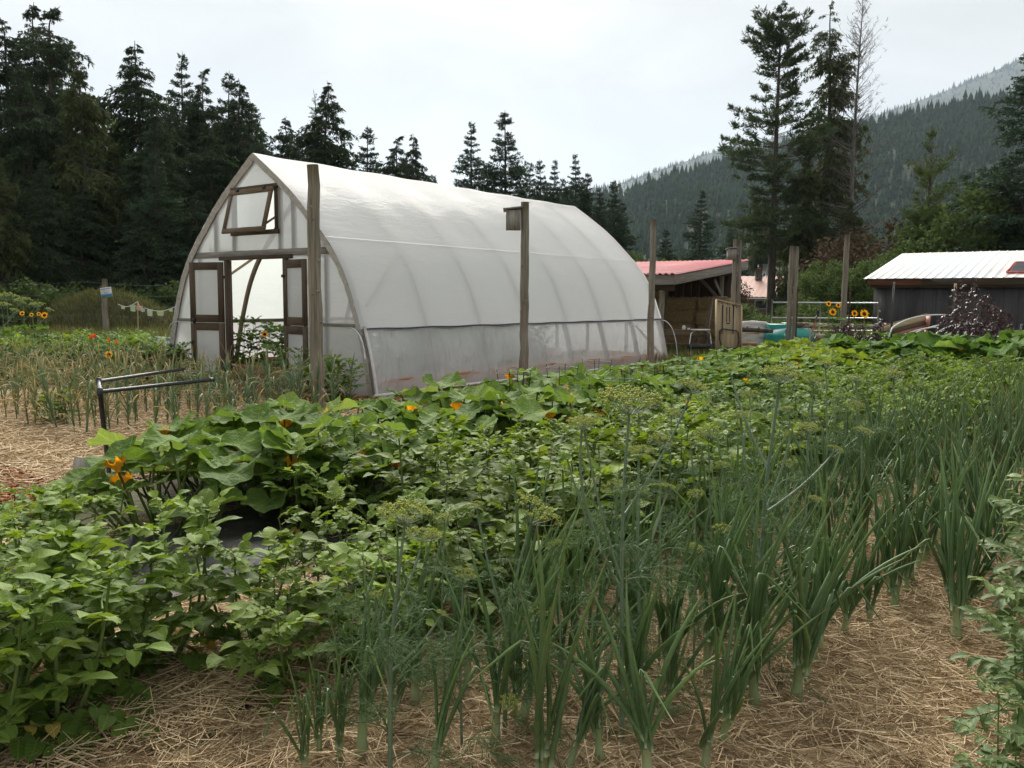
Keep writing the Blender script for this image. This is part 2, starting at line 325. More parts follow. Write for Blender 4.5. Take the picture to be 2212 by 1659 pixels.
M_teal = surf('teal_tank_plastic', [(.3, (.006, .20, .17)), (.7, (.012, .27, .23))], scale=(2, 2, 2), rough=.36, bump=.04)
M_straw = surf('straw', [(.25, (.42, .30, .16)), (.55, (.68, .53, .33)), (.85, (.80, .68, .48))], scale=(60, 60, 60), rough=.75, bump=0)
M_strawbed = surf('straw_bed', [(.25, (.20, .135, .07)), (.5, (.52, .39, .22)), (.75, (.70, .56, .37))], scale=(26, 26, 26), detail=9, rough=.95, bump=1, bdist=.05, second=(1.3, (.30, .21, .115), .55, .85))
M_chip = surf('wood_chip', [(.25, (.19, .068, .028)), (.55, (.40, .17, .075)), (.85, (.56, .31, .16))], scale=(25, 25, 25), rough=.85, bump=0)
M_chipbed = surf('wood_chip_bed', [(.3, (.12, .045, .02)), (.5, (.33, .14, .06)), (.75, (.46, .23, .11))], scale=(30, 30, 30), detail=9, rough=.95, bump=1, bdist=.04)
M_ground = surf('garden_ground', [(.3, (.045, .052, .02)), (.5, (.085, .08, .04)), (.72, (.15, .12, .07))], scale=(.5, .5, .5), detail=9, rough=1, bump=.6, bscale=14, bdist=.05)
M_soil = surf('dark_soil', [(.3, (.025, .018, .012)), (.7, (.07, .05, .035))], scale=(14, 14, 14), detail=8, rough=1, bump=.8, bdist=.03)
M_hill = surf('forest_floor', [(.3, (.02, .03, .016)), (.7, (.05, .06, .032))], scale=(.02, .02, .02), rough=1, bump=0)
M_bale = surf('straw_bale', [(.25, (.16, .10, .045)), (.55, (.38, .27, .13)), (.85, (.58, .45, .25))], scale=(30, 30, 60), detail=8, rough=.95, bump=1, bdist=.04)
M_black = surf('black_rubber', [(.3, (.010, .010, .011)), (.7, (.026, .026, .028))], rough=.55, bump=0)
M_red = surf('red_paint', [(.3, (.50, .045, .035)), (.7, (.6, .07, .05))], rough=.4, bump=0)
M_panel = surf('solar_cell', [(.3, (.035, .038, .05)), (.7, (.055, .058, .07))], rough=.3, bump=0)
M_blue = surf('blue_print', [(.3, (.05, .22, .45)), (.7, (.07, .28, .52))], rough=.5, bump=0)
M_lilac = surf('pale_blue_print', [(.3, (.30, .38, .58)), (.7, (.36, .43, .62))], rough=.5, bump=0)
M_ink = surf('grey_print', [(.3, (.25, .24, .24)), (.7, (.35, .34, .34))], rough=.6, bump=0)
M_paper = surf('paper', [(.3, (.68, .68, .66)), (.7, (.8, .8, .78))], rough=.6, bump=0)
M_flag = surf('bunting_cloth', [(.3, (.50, .52, .40)), (.7, (.72, .72, .62))], scale=(3, 3, 3), rough=.9, bump=.1, tint=True)
M_stone = surf('field_stone', [(.3, (.22, .18, .13)), (.7, (.42, .36, .28))], scale=(7, 7, 7), rough=.9, bump=.4)
M_concrete = surf('grey_block_face', [(.3, (.30, .29, .26)), (.7, (.50, .49, .45))], scale=(14, 14, 14), rough=.9, bump=.3)
M_brownwall = surf('brown_house_wall', [(.3, (.10, .075, .06)), (.7, (.16, .12, .10))], rough=.9)
M_tool = surf('red_tool_handle', [(.3, (.36, .15, .12)), (.7, (.46, .20, .16))], rough=.6, bump=0)
M_barrier = surf('bag_plastic', [(.3, (.55, .53, .48)), (.6, (.74, .73, .70)), (.75, (.60, .35, .14))], scale=(2.2, 2.2, 5), detail=2, rough=.5, bump=.3, bdist=.05)
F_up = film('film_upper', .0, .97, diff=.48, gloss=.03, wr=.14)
F_shade = film('film_forest_shade', .0, .80, diff=.45, gloss=.03, wr=.12, tintc=(.95, 1, .97))  # same roof film, with the shade of the forest put into its greyer colour
F_low = film('film_lower', .36, .92, diff=.42, gloss=.10, wr=.5, stretch=(1.0, 3.5, 1.4))
F_end = film('film_end_wall', .14, .80, diff=.40, gloss=.06, wr=.12)
F_pane = film('film_pane', .30, .80, diff=.4, gloss=.10, wr=.1)

L_squash = leafmat('squash_leaf', (.060, .118, .018), (.150, .240, .052), trans=.32, vein='palm', rough=.7, vstr=.28, spec=.15)
L_potato = leafmat('potato_leaf', (.055, .112, .016), (.155, .240, .048), trans=.32, vein='pinn', rough=.62, vstr=.4, spec=.2)
L_stem = leafmat('green_stem', (.10, .16, .04), (.20, .27, .09), trans=.12, rough=.5)
L_onion = tipmat('onion_leaf', [(0, (.42, .47, .30)), (.09, (.13, .21, .08)), (.30, (.075, .135, .052)), (.72, (.12, .20, .07)), (.93, (.16, .25, .09)), (1.0, (.32, .26, .12))], rough=.42, trans=.15)
L_garlic = tipmat('garlic_leaf', [(0, (.28, .28, .12)), (.2, (.10, .15, .065)), (.45, (.11, .165, .08)), (.72, (.30, .26, .12)), (.92, (.55, .42, .23))], rough=.6, trans=.22)
L_dill = leafmat('dill_thread', (.070, .130, .050), (.125, .200, .080), trans=.2, rough=.6)
L_dillstem = leafmat('dill_stem', (.13, .19, .12), (.21, .27, .17), trans=.05, rough=.5)
L_umbel = leafmat('dill_umbel', (.30, .36, .055), (.50, .54, .12), trans=.2, rough=.6, island=True)
L_fava = leafmat('fava_leaf', (.06, .11, .04), (.13, .20, .08), trans=.28, vein='pinn', rough=.5)
L_yellowleaf = leafmat('yellow_leaf', (.42, .30, .05), (.55, .42, .10), trans=.3, vein='pinn')
L_blossom = leafmat('squash_blossom', (.72, .30, .025), (.80, .44, .06), trans=.4, vein='palm', vstr=.25)
L_petal = leafmat('sunflower_petal', (.78, .38, .02), (.82, .48, .03), trans=.3)
L_disc = surf('sunflower_disc', [(.3, (.014, .008, .005)), (.7, (.06, .028, .01))], scale=(60, 60, 60), rough=.9, bump=.6)
L_purple = leafmat('dark_purple_leaf', (.045, .020, .022), (.11, .06, .055), trans=.15, rough=.38, spec=.6)
L_nast = leafmat('nasturtium_petal', (.62, .07, .02), (.7, .12, .02), trans=.3)
L_kale = leafmat('kale_leaf', (.028, .052, .036), (.06, .10, .062), trans=.12, vein='pinn')
L_con = [leafmat('hemlock_needle', (0.024, 0.044, 0.024), (0.067, 0.098, 0.046), trans=.18, rough=.75, island=True, spec=.1),
         leafmat('fir_needle', (0.027, 0.051, 0.033), (0.073, 0.112, 0.061), trans=.18, rough=.75, island=True, spec=.1),
         leafmat('pine_needle', (0.034, 0.056, 0.027), (0.091, 0.128, 0.055), trans=.18, rough=.75, island=True, spec=.1),
         leafmat('cedar_spray', (0.041, 0.059, 0.024), (0.104, 0.128, 0.051), trans=.2, rough=.75, island=True, spec=.1),
         leafmat('young_pine_needle', (0.055, 0.085, 0.024), (0.140, 0.183, 0.061), trans=.2, rough=.7, island=True, spec=.1),
         leafmat('broad_leaf', (0.044, 0.076, 0.022), (0.116, 0.171, 0.055), trans=.3, rough=.7, island=True, spec=.12),
         leafmat('rusty_foliage', (0.085, 0.059, 0.034), (0.171, 0.122, 0.073), trans=.1, rough=.8, island=True, spec=.1)]
L_grass = leafmat('meadow_grass', (.055, .085, .022), (.20, .19, .075), trans=.3, rough=.7, island=True)
L_far = leafmat('far_forest', (.020, .040, .022), (.032, .052, .028), trans=.0, rough=1, island=True, spec=0)
M_dead = surf('dead_branch_wood', [(.3, (.11, .095, .085)), (.7, (.22, .20, .18))], scale=(8, 8, 3), bump=.2)
# ---------------------------------------------------------------- ground, hills, air
rng = np.random.default_rng(7); random.seed(7)
def sheet(name, poly, z, mat, step=.12, amp=.02, seed=1, curl=None):   # an uneven closed sheet over a convex-ish polygon given by four corners
    r = np.random.default_rng(seed); a, b, c, d = (np.array(p, float) for p in poly)
    m = max(3, int(np.linalg.norm(b-a)/step)); n = max(3, int(np.linalg.norm(d-a)/step))
    s = np.linspace(0, 1, m)[:, None, None]; t = np.linspace(0, 1, n)[None, :, None]
    xy = (1-s)*(1-t)*a + s*(1-t)*b + s*t*c + (1-s)*t*d
    h = np.zeros((m, n))
    for k in range(9):
        w = r.normal(size=2)*(1.2+k*1.3); h += np.sin(xy[..., 0]*w[0]+xy[..., 1]*w[1]+r.uniform(0, 6))/(1+k*.6)
    h = z + amp*(.5+.5*h/2.2).clip(0, 1.6)
    edge = np.minimum(np.minimum(np.arange(m)[:, None], m-1-np.arange(m)[:, None]), np.minimum(np.arange(n)[None, :], n-1-np.arange(n)[None, :]))
    h = np.where(edge == 0, .002, h)
    xy = xy + r.normal(size=xy.shape)*np.where(edge == 0, step*.5, 0)[..., None]
    p = np.concatenate([xy, h[..., None]], -1)
    return struct(name, MB().grid(p), mat, True)
gr = MB(); gr.grid(np.array([[(-9000, -9000, 0), (-9000, 9000, 0)], [(9000, -9000, 0), (9000, 9000, 0)]], float)[:, :, :])
struct('ground', gr, M_ground)
# straw, bark and fabric beds between the rows
sheet('straw_bed', [(7.05, -12), (10.6, -12), (10.6, 9), (7.05, 9)], .006, M_strawbed, .11, .03, 2)
sheet('straw_bed', [(-6.0, -8.6), (2.35, -8.6), (2.35, -1.1), (-6.0, -1.1)], .006, M_strawbed, .13, .04, 3)
sheet('straw_bed', [(2.4, -12), (7.0, -12), (7.0, -6.6), (2.4, -6.6)], .007, M_strawbed, .13, .03, 5)
sheet('wood_chip_path', [(2.0, -11.0), (4.45, -11.0), (3.1, -6.15), (.9, -6.15)], .038, M_chipbed, .1, .025, 4)
sheet('wood_chip_path', [(-7.5, -1.0), (.9, -1.0), (.9, -.05), (-7.5, -.05)], .02, M_chipbed, .1, .03, 6)
sheet('wood_chip_path', [(.12, -.9), (1.7, -.9), (1.7, 12), (.12, 12)], .012, M_chipbed, .12, .03, 8)
sheet('soil_bed', [(-5.7, .15), (-.12, .15), (-.12, 10.0), (-5.7, 10.0)], .01, M_soil, .2, .06, 9)
sheet('soil_bed', [(2.3, -5.6), (7.0, -5.6), (7.0, 12.5), (2.3, 12.5)], .008, M_soil, .2, .05, 10)

RIDGE_MID = [(-900, 560), (300, 520), (900, 470), (1200, 440), (1345, 436), (1420, 402), (1560, 364), (1620, 344), (1930, 270), (2080, 234), (2212, 212), (2700, 120), (3600, 60)]
RIDGE_FAR = [(-900, 560), (700, 520), (1100, 455), (1340, 396), (1560, 322), (1900, 248), (2050, 194), (2212, 126), (2700, -20), (3600, -60)]
def hill(name, ridge, dr, d0, db, seed, amp):
    xs = np.linspace(-900, 3600, 240); ys = np.interp(xs, *np.array(ridge, float).T)
    r = np.random.default_rng(seed)
    w = sum(np.sin(xs*.004*(1.9**k)+r.uniform(0, 6))/(1.9**k) for k in range(5)); ds = []
    pts = np.zeros((28, len(xs), 3))
    for j, (x, y) in enumerate(zip(xs, ys)):
        d = ray(x, y); k = d.dot(H_FWD); el = d.z/k                     # slope of the sight line to the ridge
        hd = (d.x/k, d.y/k)
        for i, f in enumerate(np.linspace(0, 1, 28)):
            D = d0+(dr-d0)*f if f <= .999 else dr
            z = (H_EYE+el*dr)*(f**1.25) + amp*math.sin(f*9+j*.21+w[j])*math.sin(math.pi*f)
            pts[i, j] = (CAM.x+hd[0]*D, CAM.y+hd[1]*D, z)
        ds.append(hd)
    back = np.array([[CAM.x+hd[0]*db, CAM.y+hd[1]*db, -2] for hd in ds])
    pts[0, :, 2] = -2
    mb = MB().grid(np.concatenate([pts, back[None]], 0)); o = struct(name, mb, M_hill, True); return pts
HM = hill('hill', RIDGE_MID, 820, 330, 1300, 3, 7)
HF = hill('hill', RIDGE_FAR, 3700, 1700, 4600, 5, 25)
def far_forest(name, label, pts, n, h0, h1, jmin, jmax, tiers, seed):
    r = np.random.default_rng(seed); m, k = pts.shape[:2]
    i = np.sqrt(r.uniform(.0, 1, n))*(m-1.001); i[: n//7] = m-1.001-r.uniform(0, .6, n//7); j = r.uniform(jmin, jmax, n)
    i0, j0 = i.astype(int), j.astype(int); fi, fj = (i-i0)[:, None], (j-j0)[:, None]
    b = pts[i0, j0]*(1-fi)*(1-fj)+pts[i0+1, j0]*fi*(1-fj)+pts[i0, j0+1]*(1-fi)*fj+pts[i0+1, j0+1]*fi*fj
    H = r.uniform(h0, h1, n)*(1+.3*r.normal(size=n)).clip(.4, 1.7); R = H*r.uniform(.16, .26, n)
    mb = MB(); S = 7; th = np.arange(S)*2*np.pi/S
    for t in range(tiers):
        z0 = t/tiers*.85; z1 = min(1, z0+1.35/tiers); rr = (1-t/tiers*.8)
        ang = th[None]+r.uniform(0, 6, n)[:, None]; rad = R[:, None]*rr*r.uniform(.55, 1.25, (n, S))
        ring = np.stack([b[:, None, 0]+rad*np.cos(ang), b[:, None, 1]+rad*np.sin(ang), b[:, None, 2]+H[:, None]*(z0+r.uniform(-.05, .03, (n, S)))], -1)
        apex = b+np.array([0, 0, 1])*(H*z1)[:, None]
        v = np.concatenate([ring, apex[:, None]], 1).reshape(-1, 3); o = np.arange(n)[:, None]*(S+1); q = np.arange(S)[None]
        mb.add(v, np.stack([o+q, o+(q+1) % S, np.broadcast_to(o+S, (n, S))], -1).reshape(-1, 3))
    return tag(mb.build(name, L_far), label, 'forest', kind='stuff')
far_forest('hillside_forest', 'conifer forest covering the nearer hillside', HM, 17000, 6, 12, 75, 205, 3, 11)
far_forest('distant_forest', 'hazy conifer forest on the far blue ridge', HF, 7000, 11, 20, 85, 205, 1, 12)
def haze():
    m, nt, N, L = _mat('haze_air'); out = N('ShaderNodeOutputMaterial'); v = N('ShaderNodeVolumePrincipled')
    v.inputs['Color'].default_value = (.70, .84, 1.0, 1); v.inputs['Density'].default_value = .00008; v.inputs['Anisotropy'].default_value = .25
    L(v.outputs[0], out.inputs['Volume'])
    mb = MB().box((CAM.x+H_FWD.x*900, CAM.y+H_FWD.y*900, 800), (16000, 16000, 1606))
    tag(mb.build('haze', m), 'pale smoky air over the valley', 'haze', kind='stuff')
haze()

# ---------------------------------------------------------------- greenhouse
GW, GL, GH = 5.85, 10.2, 4.13
HALF = np.array([[2.95, 0], [2.84, .62], [2.70, 1.1], [2.59, 1.37], [2.46, 1.74], [2.23, 2.18], [1.95, 2.54], [1.66, 2.81], [1.16, 3.31], [.82, 3.56], [.45, 3.83], [0, 4.13]])
def half_w(z): return np.interp(z, HALF[:, 1], HALF[:, 0])
def arch_z(x): return np.interp(abs(x+GW/2), HALF[::-1, 0], HALF[::-1, 1])
def smooth_prof(n, z0=0, z1=GH):                                 # smooth gothic curve, evenly stepped
    t = np.linspace(0, 1, 200); zz = t*GH; w = np.array([half_w(z) for z in zz])
    k = np.ones(25)/25; wp = np.convolve(np.pad(w, 12, mode='reflect', reflect_type='odd'), k, 'valid')
    z = np.linspace(z0, z1, n); return np.interp(z, zz, wp), z
gh = thing('greenhouse', 'white plastic covered gothic arch greenhouse with open wooden double doors', 'greenhouse', (-GW/2, 0, 0))
ROLL_Z = 1.13
M_seam = surf('seam_tape', [(.3, (.84, .84, .84)), (.7, (.9, .9, .9))], rough=.4, bump=0)
YR = [GL*k/7 for k in range(8)]
def side_film(sx, z0, z1, name, mat, y0=0.0, y1=GL, out=.018, nz=26, ny=141, amp=.012, seed=0):
    r = np.random.default_rng(seed); w, z = smooth_prof(nz, z0, z1); y = np.linspace(y0, y1, ny)
    p = np.zeros((nz, ny, 3))
    for i in range(nz):
        sag = np.array([math.sin(math.pi*((yy/(GL/7)) % 1))**2 for yy in y])
        wob = sum(np.sin(y*(3.1+2.3*k)+z[i]*(2.6-k*1.7)+r.uniform(0, 6))/(1+k) for k in range(4))*amp*.35
        off = out-amp*1.6*sag+wob*(.4+.6*sag)
        # outward normal of the curve
        wi = smooth_prof(3, max(0, z[i]-.03), min(GH, z[i]+.03)); dw, dz = wi[0][2]-wi[0][0], wi[1][2]-wi[1][0]; L_ = math.hypot(dw, dz)+1e-9
        nx, nz_ = dz/L_, -dw/L_
        p[i, :, 0] = -GW/2+sx*(w[i]+off*nx); p[i, :, 1] = y; p[i, :, 2] = z[i]+off*nz_
    return MB().grid(p).build(name, mat, gh, True)
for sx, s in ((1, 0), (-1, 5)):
    up = side_film(sx, ROLL_Z, GH, 'roof_film', F_up if sx > 0 else F_shade, -.09, GL+.06, .02, 34, 141, .010, s+1); up['label'] = 'white translucent roof film'
    lo = side_film(sx, .07, ROLL_Z+.05, 'side_film', F_low, -.02, GL, .012, 16, 181, .022, s+2); lo['label'] = 'clearer roll-up side film'
    # purlin and seam lines, rope and roll bar
    for zz, nm, rad, mat in ((ROLL_Z+.01, 'rope', .012, M_rope),):
        w = smooth_prof(2, zz, zz)[0][0]
        yy = np.linspace(-.05, GL+.05, 60); pts = np.stack([np.full(60, -GW/2+sx*(w+.026)), yy, zz+.006*np.sin(yy*5)], -1)
        MB().tube(pts, rad, 6).build(nm, mat, gh, True)
    ws, zs = smooth_prof(2, 2.612, 2.626); yy = np.linspace(-.08, GL+.05, 60)
    MB().grid(np.stack([np.stack([np.full(60, -GW/2+sx*(ws[q]+.036)), yy, np.full(60, zs[q]+.012)], -1) for q in (0, 1)])).build('seam_strip', M_seam, gh, True)
    w0 = smooth_prof(2, .1, .1)[0][0]
    MB().tube(np.stack([np.full(30, -GW/2+sx*(w0+.05)), np.linspace(-.1, GL+.15, 30), .085+.01*np.sin(np.linspace(0, 9, 30))], -1), .027, 8).build('roll_bar', M_white, gh, True)
    board('base_board', (-GW/2+sx*2.86, .1, .16), (-GW/2+sx*2.86, GL-.05, .16), .30, .035, M_orange, gh, ref=(1, 0, 0))
    board('hip_rail', (-GW/2+sx*2.62, .05, ROLL_Z), (-GW/2+sx*2.62, GL-.05, ROLL_Z), .07, .035, M_rib, gh, ref=(1, 0, 0))
    board('purlin', (-GW/2+sx*1.58, .05, 2.52), (-GW/2+sx*1.58, GL-.05, 2.52), .06, .03, M_rib, gh, ref=(1, 0, 1))
    # corner wind braces inside the film
    for (ya, za, yb, zb) in ((.15, 1.5, 1.36, 2.45), (GL-.2, .2, GL-1.3, 1.0)):
        wa, wb = smooth_prof(2, za, za)[0][0], smooth_prof(2, zb, zb)[0][0]
        board('wind_brace', (-GW/2+sx*(wa-.03), ya, za), (-GW/2+sx*(wb-.03), yb, zb), .05, .02, M_pale, gh, ref=(1, 0, 0))
def rib(y, d0, d1, th, name, mat):                                # an arched laminated rib: both legs, width d0..d1 inside the film, thickness along y
    w, z = smooth_prof(40); wl = np.concatenate([w, -w[::-1][1:]]); zl = np.concatenate([z, z[::-1][1:]])
    px = np.stack([wl, zl], -1); t = np.gradient(px, axis=0); nrm = norm(np.stack([t[:, 1], -t[:, 0]], -1)); nrm[39] = (0, 1)
    a = px-nrm*d0; b = px-nrm*d1; mb = MB(); rows = []
    for q, yy in ((a, y-th/2), (a, y+th/2), (b, y+th/2), (b, y-th/2), (a, y-th/2)):
        rows.append(np.stack([-GW/2+q[:, 0], np.full(len(q), yy), np.maximum(q[:, 1], -.0)], -1))
    return mb.grid(np.array(rows)).build(name, mat, gh, False)
for k, y in enumerate(YR[1:-1]): rib(y, .005, .10, .045, 'rib', M_rib)
rib(-.02, -.01, .095, .085, 'front_arch', M_grey); rib(GL-.02, -.005, .10, .07, 'rear_arch', M_rib)
board('ridge_board', (-GW/2, .05, GH-.12), (-GW/2, GL-.05, GH-.12), .035, .14, M_rib, gh)
# film wrapped round the front arch, with its folded lip
def lip(y0, y1, d0, d1, mat, name):
    w, z = smooth_prof(60); wl = np.concatenate([w, -w[::-1][1:]]); zl = np.concatenate([z, z[::-1][1:]]); px = np.stack([wl, zl], -1)
    t = np.gradient(px, axis=0); nrm = norm(np.stack([t[:, 1], -t[:, 0]], -1)); nrm[59] = (0, 1); r = np.random.default_rng(3); rows = []
    for f in np.linspace(0, 1, 5):
        d = d0+(d1-d0)*f; yy = y0+(y1-y0)*f+r.normal(size=len(px))*.004
        q = px+nrm*(d+r.normal(size=len(px))*.004)[:, None] if not np.isscalar(d) else px+nrm*(d+r.normal(size=len(px))*.003)[:, None]
        rows.append(np.stack([-GW/2+q[:, 0], yy, q[:, 1]], -1))
    return MB().grid(np.array(rows)).build(name, mat, gh, True)
M_lip = surf('folded_film_edge', [(.3, (.34, .31, .275)), (.7, (.54, .51, .47))], scale=(14, 14, 14), rough=.5, bump=.5, bdist=.01)
lip(-.092, -.075, .018, -.105, M_lip, 'film_lip')
# white batten up the corner edge of the roll-up side
for sx in (1, -1):
    w, z = smooth_prof(12, .02, ROLL_Z+.05); MB().tube(np.stack([-GW/2+sx*(w+.035), np.full(12, -.02), z], -1), .030, 6).build('corner_batten', M_white, gh, True)
    wr = smooth_prof(2, ROLL_Z, ROLL_Z)[0][0]
    MB().tube(bez((-GW/2+sx*(wr-.28), -.10, ROLL_Z+.02), (-GW/2+sx*(wr+.12), -.16, ROLL_Z+.06), (-GW/2+sx*(wr+.16), -.14, ROLL_Z-.45), 12), .012, 6).build('roll_crank_pipe', M_galv, gh, True)
    MB().tube(bez((-GW/2+sx*(wr+.02), GL+.05, ROLL_Z-.02), (-GW/2+sx*(wr+.42), GL+.1, ROLL_Z-.02), (-GW/2+sx*(wr+.48), GL+.1, .05), 12), .012, 6).build('roll_crank_pipe', M_galv, gh, True)

def end_wall(y, holes, name, mat):                                # film stretched across one gable, cut round its openings
    xs = sorted(set(np.round(np.concatenate([np.linspace(-GW+.06, -.06, 90), [h for q in holes for h in q[:2]]]), 4)))
    mb = MB()
    for a, b in zip(xs[:-1], xs[1:]):
        m_ = (a+b)/2; segs = [(.06, None)]
        for (x0, x1, z0, z1) in holes:
            if x0 <= m_ <= x1:
                s2 = []
                for (l, h) in segs:
                    if z0 > l+.02: s2.append((l, z0))
                    s2.append((z1, h))
                segs = s2
        za, zb = arch_z(a)-.05, arch_z(b)-.05
        for l, h in segs:
            ha, hb = (za, zb) if h is None else (min(h, za), min(h, zb))
            if max(ha, hb) <= l+.01: continue
            mb.add([(a, y, min(l, ha)), (b, y, min(l, hb)), (b, y, hb), (a, y, ha)], [(0, 1, 2, 3)])
    return mb.build(name, mat, gh, True)
DX0, DX1, DZ = -3.74, -2.14, 2.30                                 # doorway
WX0, WX1, WZ0, WZ1 = -3.54, -2.34, 2.80, 3.52                     # vent window
end_wall(-.045, [(DX0, DX1, -1, DZ), (WX0, WX1, WZ0, WZ1)], 'end_film', F_end)
end_wall(GL+.03, [], 'end_film', F_end)
for x in (-4.72, -3.60, -2.28, -1.92, -1.10, -4.16):              # studs behind the film
    if x in (-4.72, -1.10): board('stud', (x, -.018, .05), (x, -.018, arch_z(x)-.12), .09, .04, M_grey, gh, ref=(0, 1, 0))
    else: board('stud', (x, -.018, 2.47), (x, -.018, arch_z(x)-.12), .10 if x > -3 else .12, .04, M_grey, gh, ref=(0, 1, 0))
for x in (-4.6, -3.4, -2.4, -1.2): board('stud', (x, GL-.02, .05), (x, GL-.02, arch_z(x)-.12), .09, .04, M_grey, gh, ref=(0, 1, 0))
board('lintel', (-4.86, -.03, 2.41), (-.98, -.03, 2.41), .115, .05, M_grey, gh, ref=(0, 1, 0))
board('door_head', (-3.98, -.085, 2.335), (-1.93, -.085, 2.335), .07, .07, M_door, gh, ref=(0, 1, 0))
board('jamb', (DX0-.045, -.06, 0.02), (DX0-.045, -.06, 2.30), .085, .11, M_door, gh, ref=(0, 1, 0))
board('jamb', (DX1+.045, -.06, 0.02), (DX1+.045, -.06, 2.30), .085, .11, M_door, gh, ref=(0, 1, 0))
board('mid_rail', (-1.33, -.05, 1.19), (-.30, -.05, 1.19), .055, .03, M_grey, gh, ref=(0, 1, 0))
board('mid_rail', (-5.55, -.05, 1.19), (-4.55, -.05, 1.19), .055, .03, M_grey, gh, ref=(0, 1, 0))
board('mid_rail', (-5.55, GL-.06, 1.19), (-.30, GL-.06, 1.19), .06, .03, M_door, gh, ref=(0, 1, 0))
board('threshold', (DX0, -.06, .04), (DX1, -.06, .04), .12, .05, M_door, gh)
# vent window: fixed frame and an awning sash propped open
win = thing('vent_window', None, None); win.parent = gh; win.matrix_basis = Matrix.Translation((GW/2, 0, 0)); WM[win.name] = Matrix()
board('frame_head', (WX0-.05, -.07, WZ1+.03), (WX1+.05, -.07, WZ1+.03), .07, .06, M_door, win, ref=(0, 1, 0))
board('frame_sill', (WX0-.06, -.08, WZ0-.03), (WX1+.06, -.08, WZ0-.03), .075, .07, M_door, win, ref=(0, 1, 0))
for x in (WX0, WX1): board('frame_jamb', (x, -.06, WZ0), (x, -.06, WZ1), .05, .05, M_door, win, ref=(0, 1, 0))
sa = math.radians(15)
def SP(x, d): return (x, -.115-d*math.sin(sa), WZ1+.01-d*math.cos(sa))  # d metres down the tilted sash
sw, sh = .085, .80
board('sash_rail', SP(WX0-.01, .045), SP(WX1+.01, .045), sw, .04, M_sash, win, ref=(0, math.cos(sa), -math.sin(sa)))
board('sash_rail', SP(WX0-.01, sh-.045), SP(WX1+.01, sh-.045), sw, .04, M_sash, win, ref=(0, math.cos(sa), -math.sin(sa)))
for x in (WX0+.035, WX1-.035): board('sash_stile', SP(x, .09), SP(x, sh-.09), sw, .038, M_sash, win, ref=(0, math.cos(sa), -math.sin(sa)))
MB().add([SP(WX0+.07, .085), SP(WX1-.07, .085), SP(WX1-.07, sh-.085), SP(WX0+.07, sh-.085)], [(0, 1, 2, 3)]).build('pane', F_pane, win)
for x in (WX0+.22, WX1-.22): MB().box((x, -.142, WZ1-.0), (.10, .012, .06)).build('hinge', M_black, win)
board('prop_stay', SP(WX1-.03, sh-.12), (WX1-.02, -.06, WZ0+.22), .035, .03, M_sash, win)
# double doors, each leaf swung out and divided at the lock rail
def door_leaf(hx, hy, fx, fy, name_label):
    d = thing('door', None, None); d.parent = gh; d.matrix_basis = Matrix.Translation((GW/2, 0, 0)); WM[d.name] = Matrix(); d['label'] = name_label
    A, B = Vector((hx, hy, 0)), Vector((fx, fy, 0)); e = (B-A).normalized(); n = Vector((-e.y, e.x, 0)); W_ = (B-A).length
    def q(s, z): return A+e*s+Vector((0, 0, z))
    for z0, z1 in ((.10, 1.155), (1.165, 2.27)):
        for s in (.06, W_-.06): board('stile', q(s, z0), q(s, z1), .115, .04, M_door, d, ref=n)
        for z, hgt in ((z0+.07, .14), (z1-.07, .14)): board('rail', q(.118, z), q(W_-.118, z), hgt, .038, M_door, d, ref=n)
        MB().add([q(.11, z0+.13), q(W_-.11, z0+.13), q(W_-.11, z1-.13), q(.11, z1-.13)], [(0, 1, 2, 3)]).build('panel_film', F_end, d)
    MB().box(q(W_-.1, 1.2)+n*.03, (.035, .035, .11)).build('latch', M_black, d)
    for z in (.35, 2.0): MB().box(q(.03, z)-n*.028, (.09, .02, .05), Matrix.Rotation(math.atan2(e.y, e.x), 3, 'Z')).build('hinge', M_black, d)
    return d
door_leaf(DX0-.08, -.14, -4.55, -.36, 'brown door leaf swung open beside the gable')
door_leaf(DX1+.05, -.13, -1.36, -.24, 'brown door leaf swung open behind the tall post')
# inside: beds, rails, plants come later
for x, w in ((-4.05, 2.3), (-1.3, 1.6)):
    b = thing('raised_bed', 'long raised bed of orange boards inside the greenhouse '+('nearer the forest side' if x < -3 else 'nearer the post fence'), 'planter', (x, 5, 0))
    for sx in (-1, 1): board('side_board', (x+sx*w/2, .7, .16), (x+sx*w/2, 9.6, .16), .30, .04, M_orange, b, ref=(1, 0, 0))
    for yy in (.7, 9.6): board('end_board', (x-w/2+.02, yy, .16), (x+w/2-.02, yy, .16), .295, .04, M_orange, b, ref=(0, 1, 0))
    MB().box((x, 5.15, .12), (w-.05, 8.85, .2)).build('soil', M_soil, b)
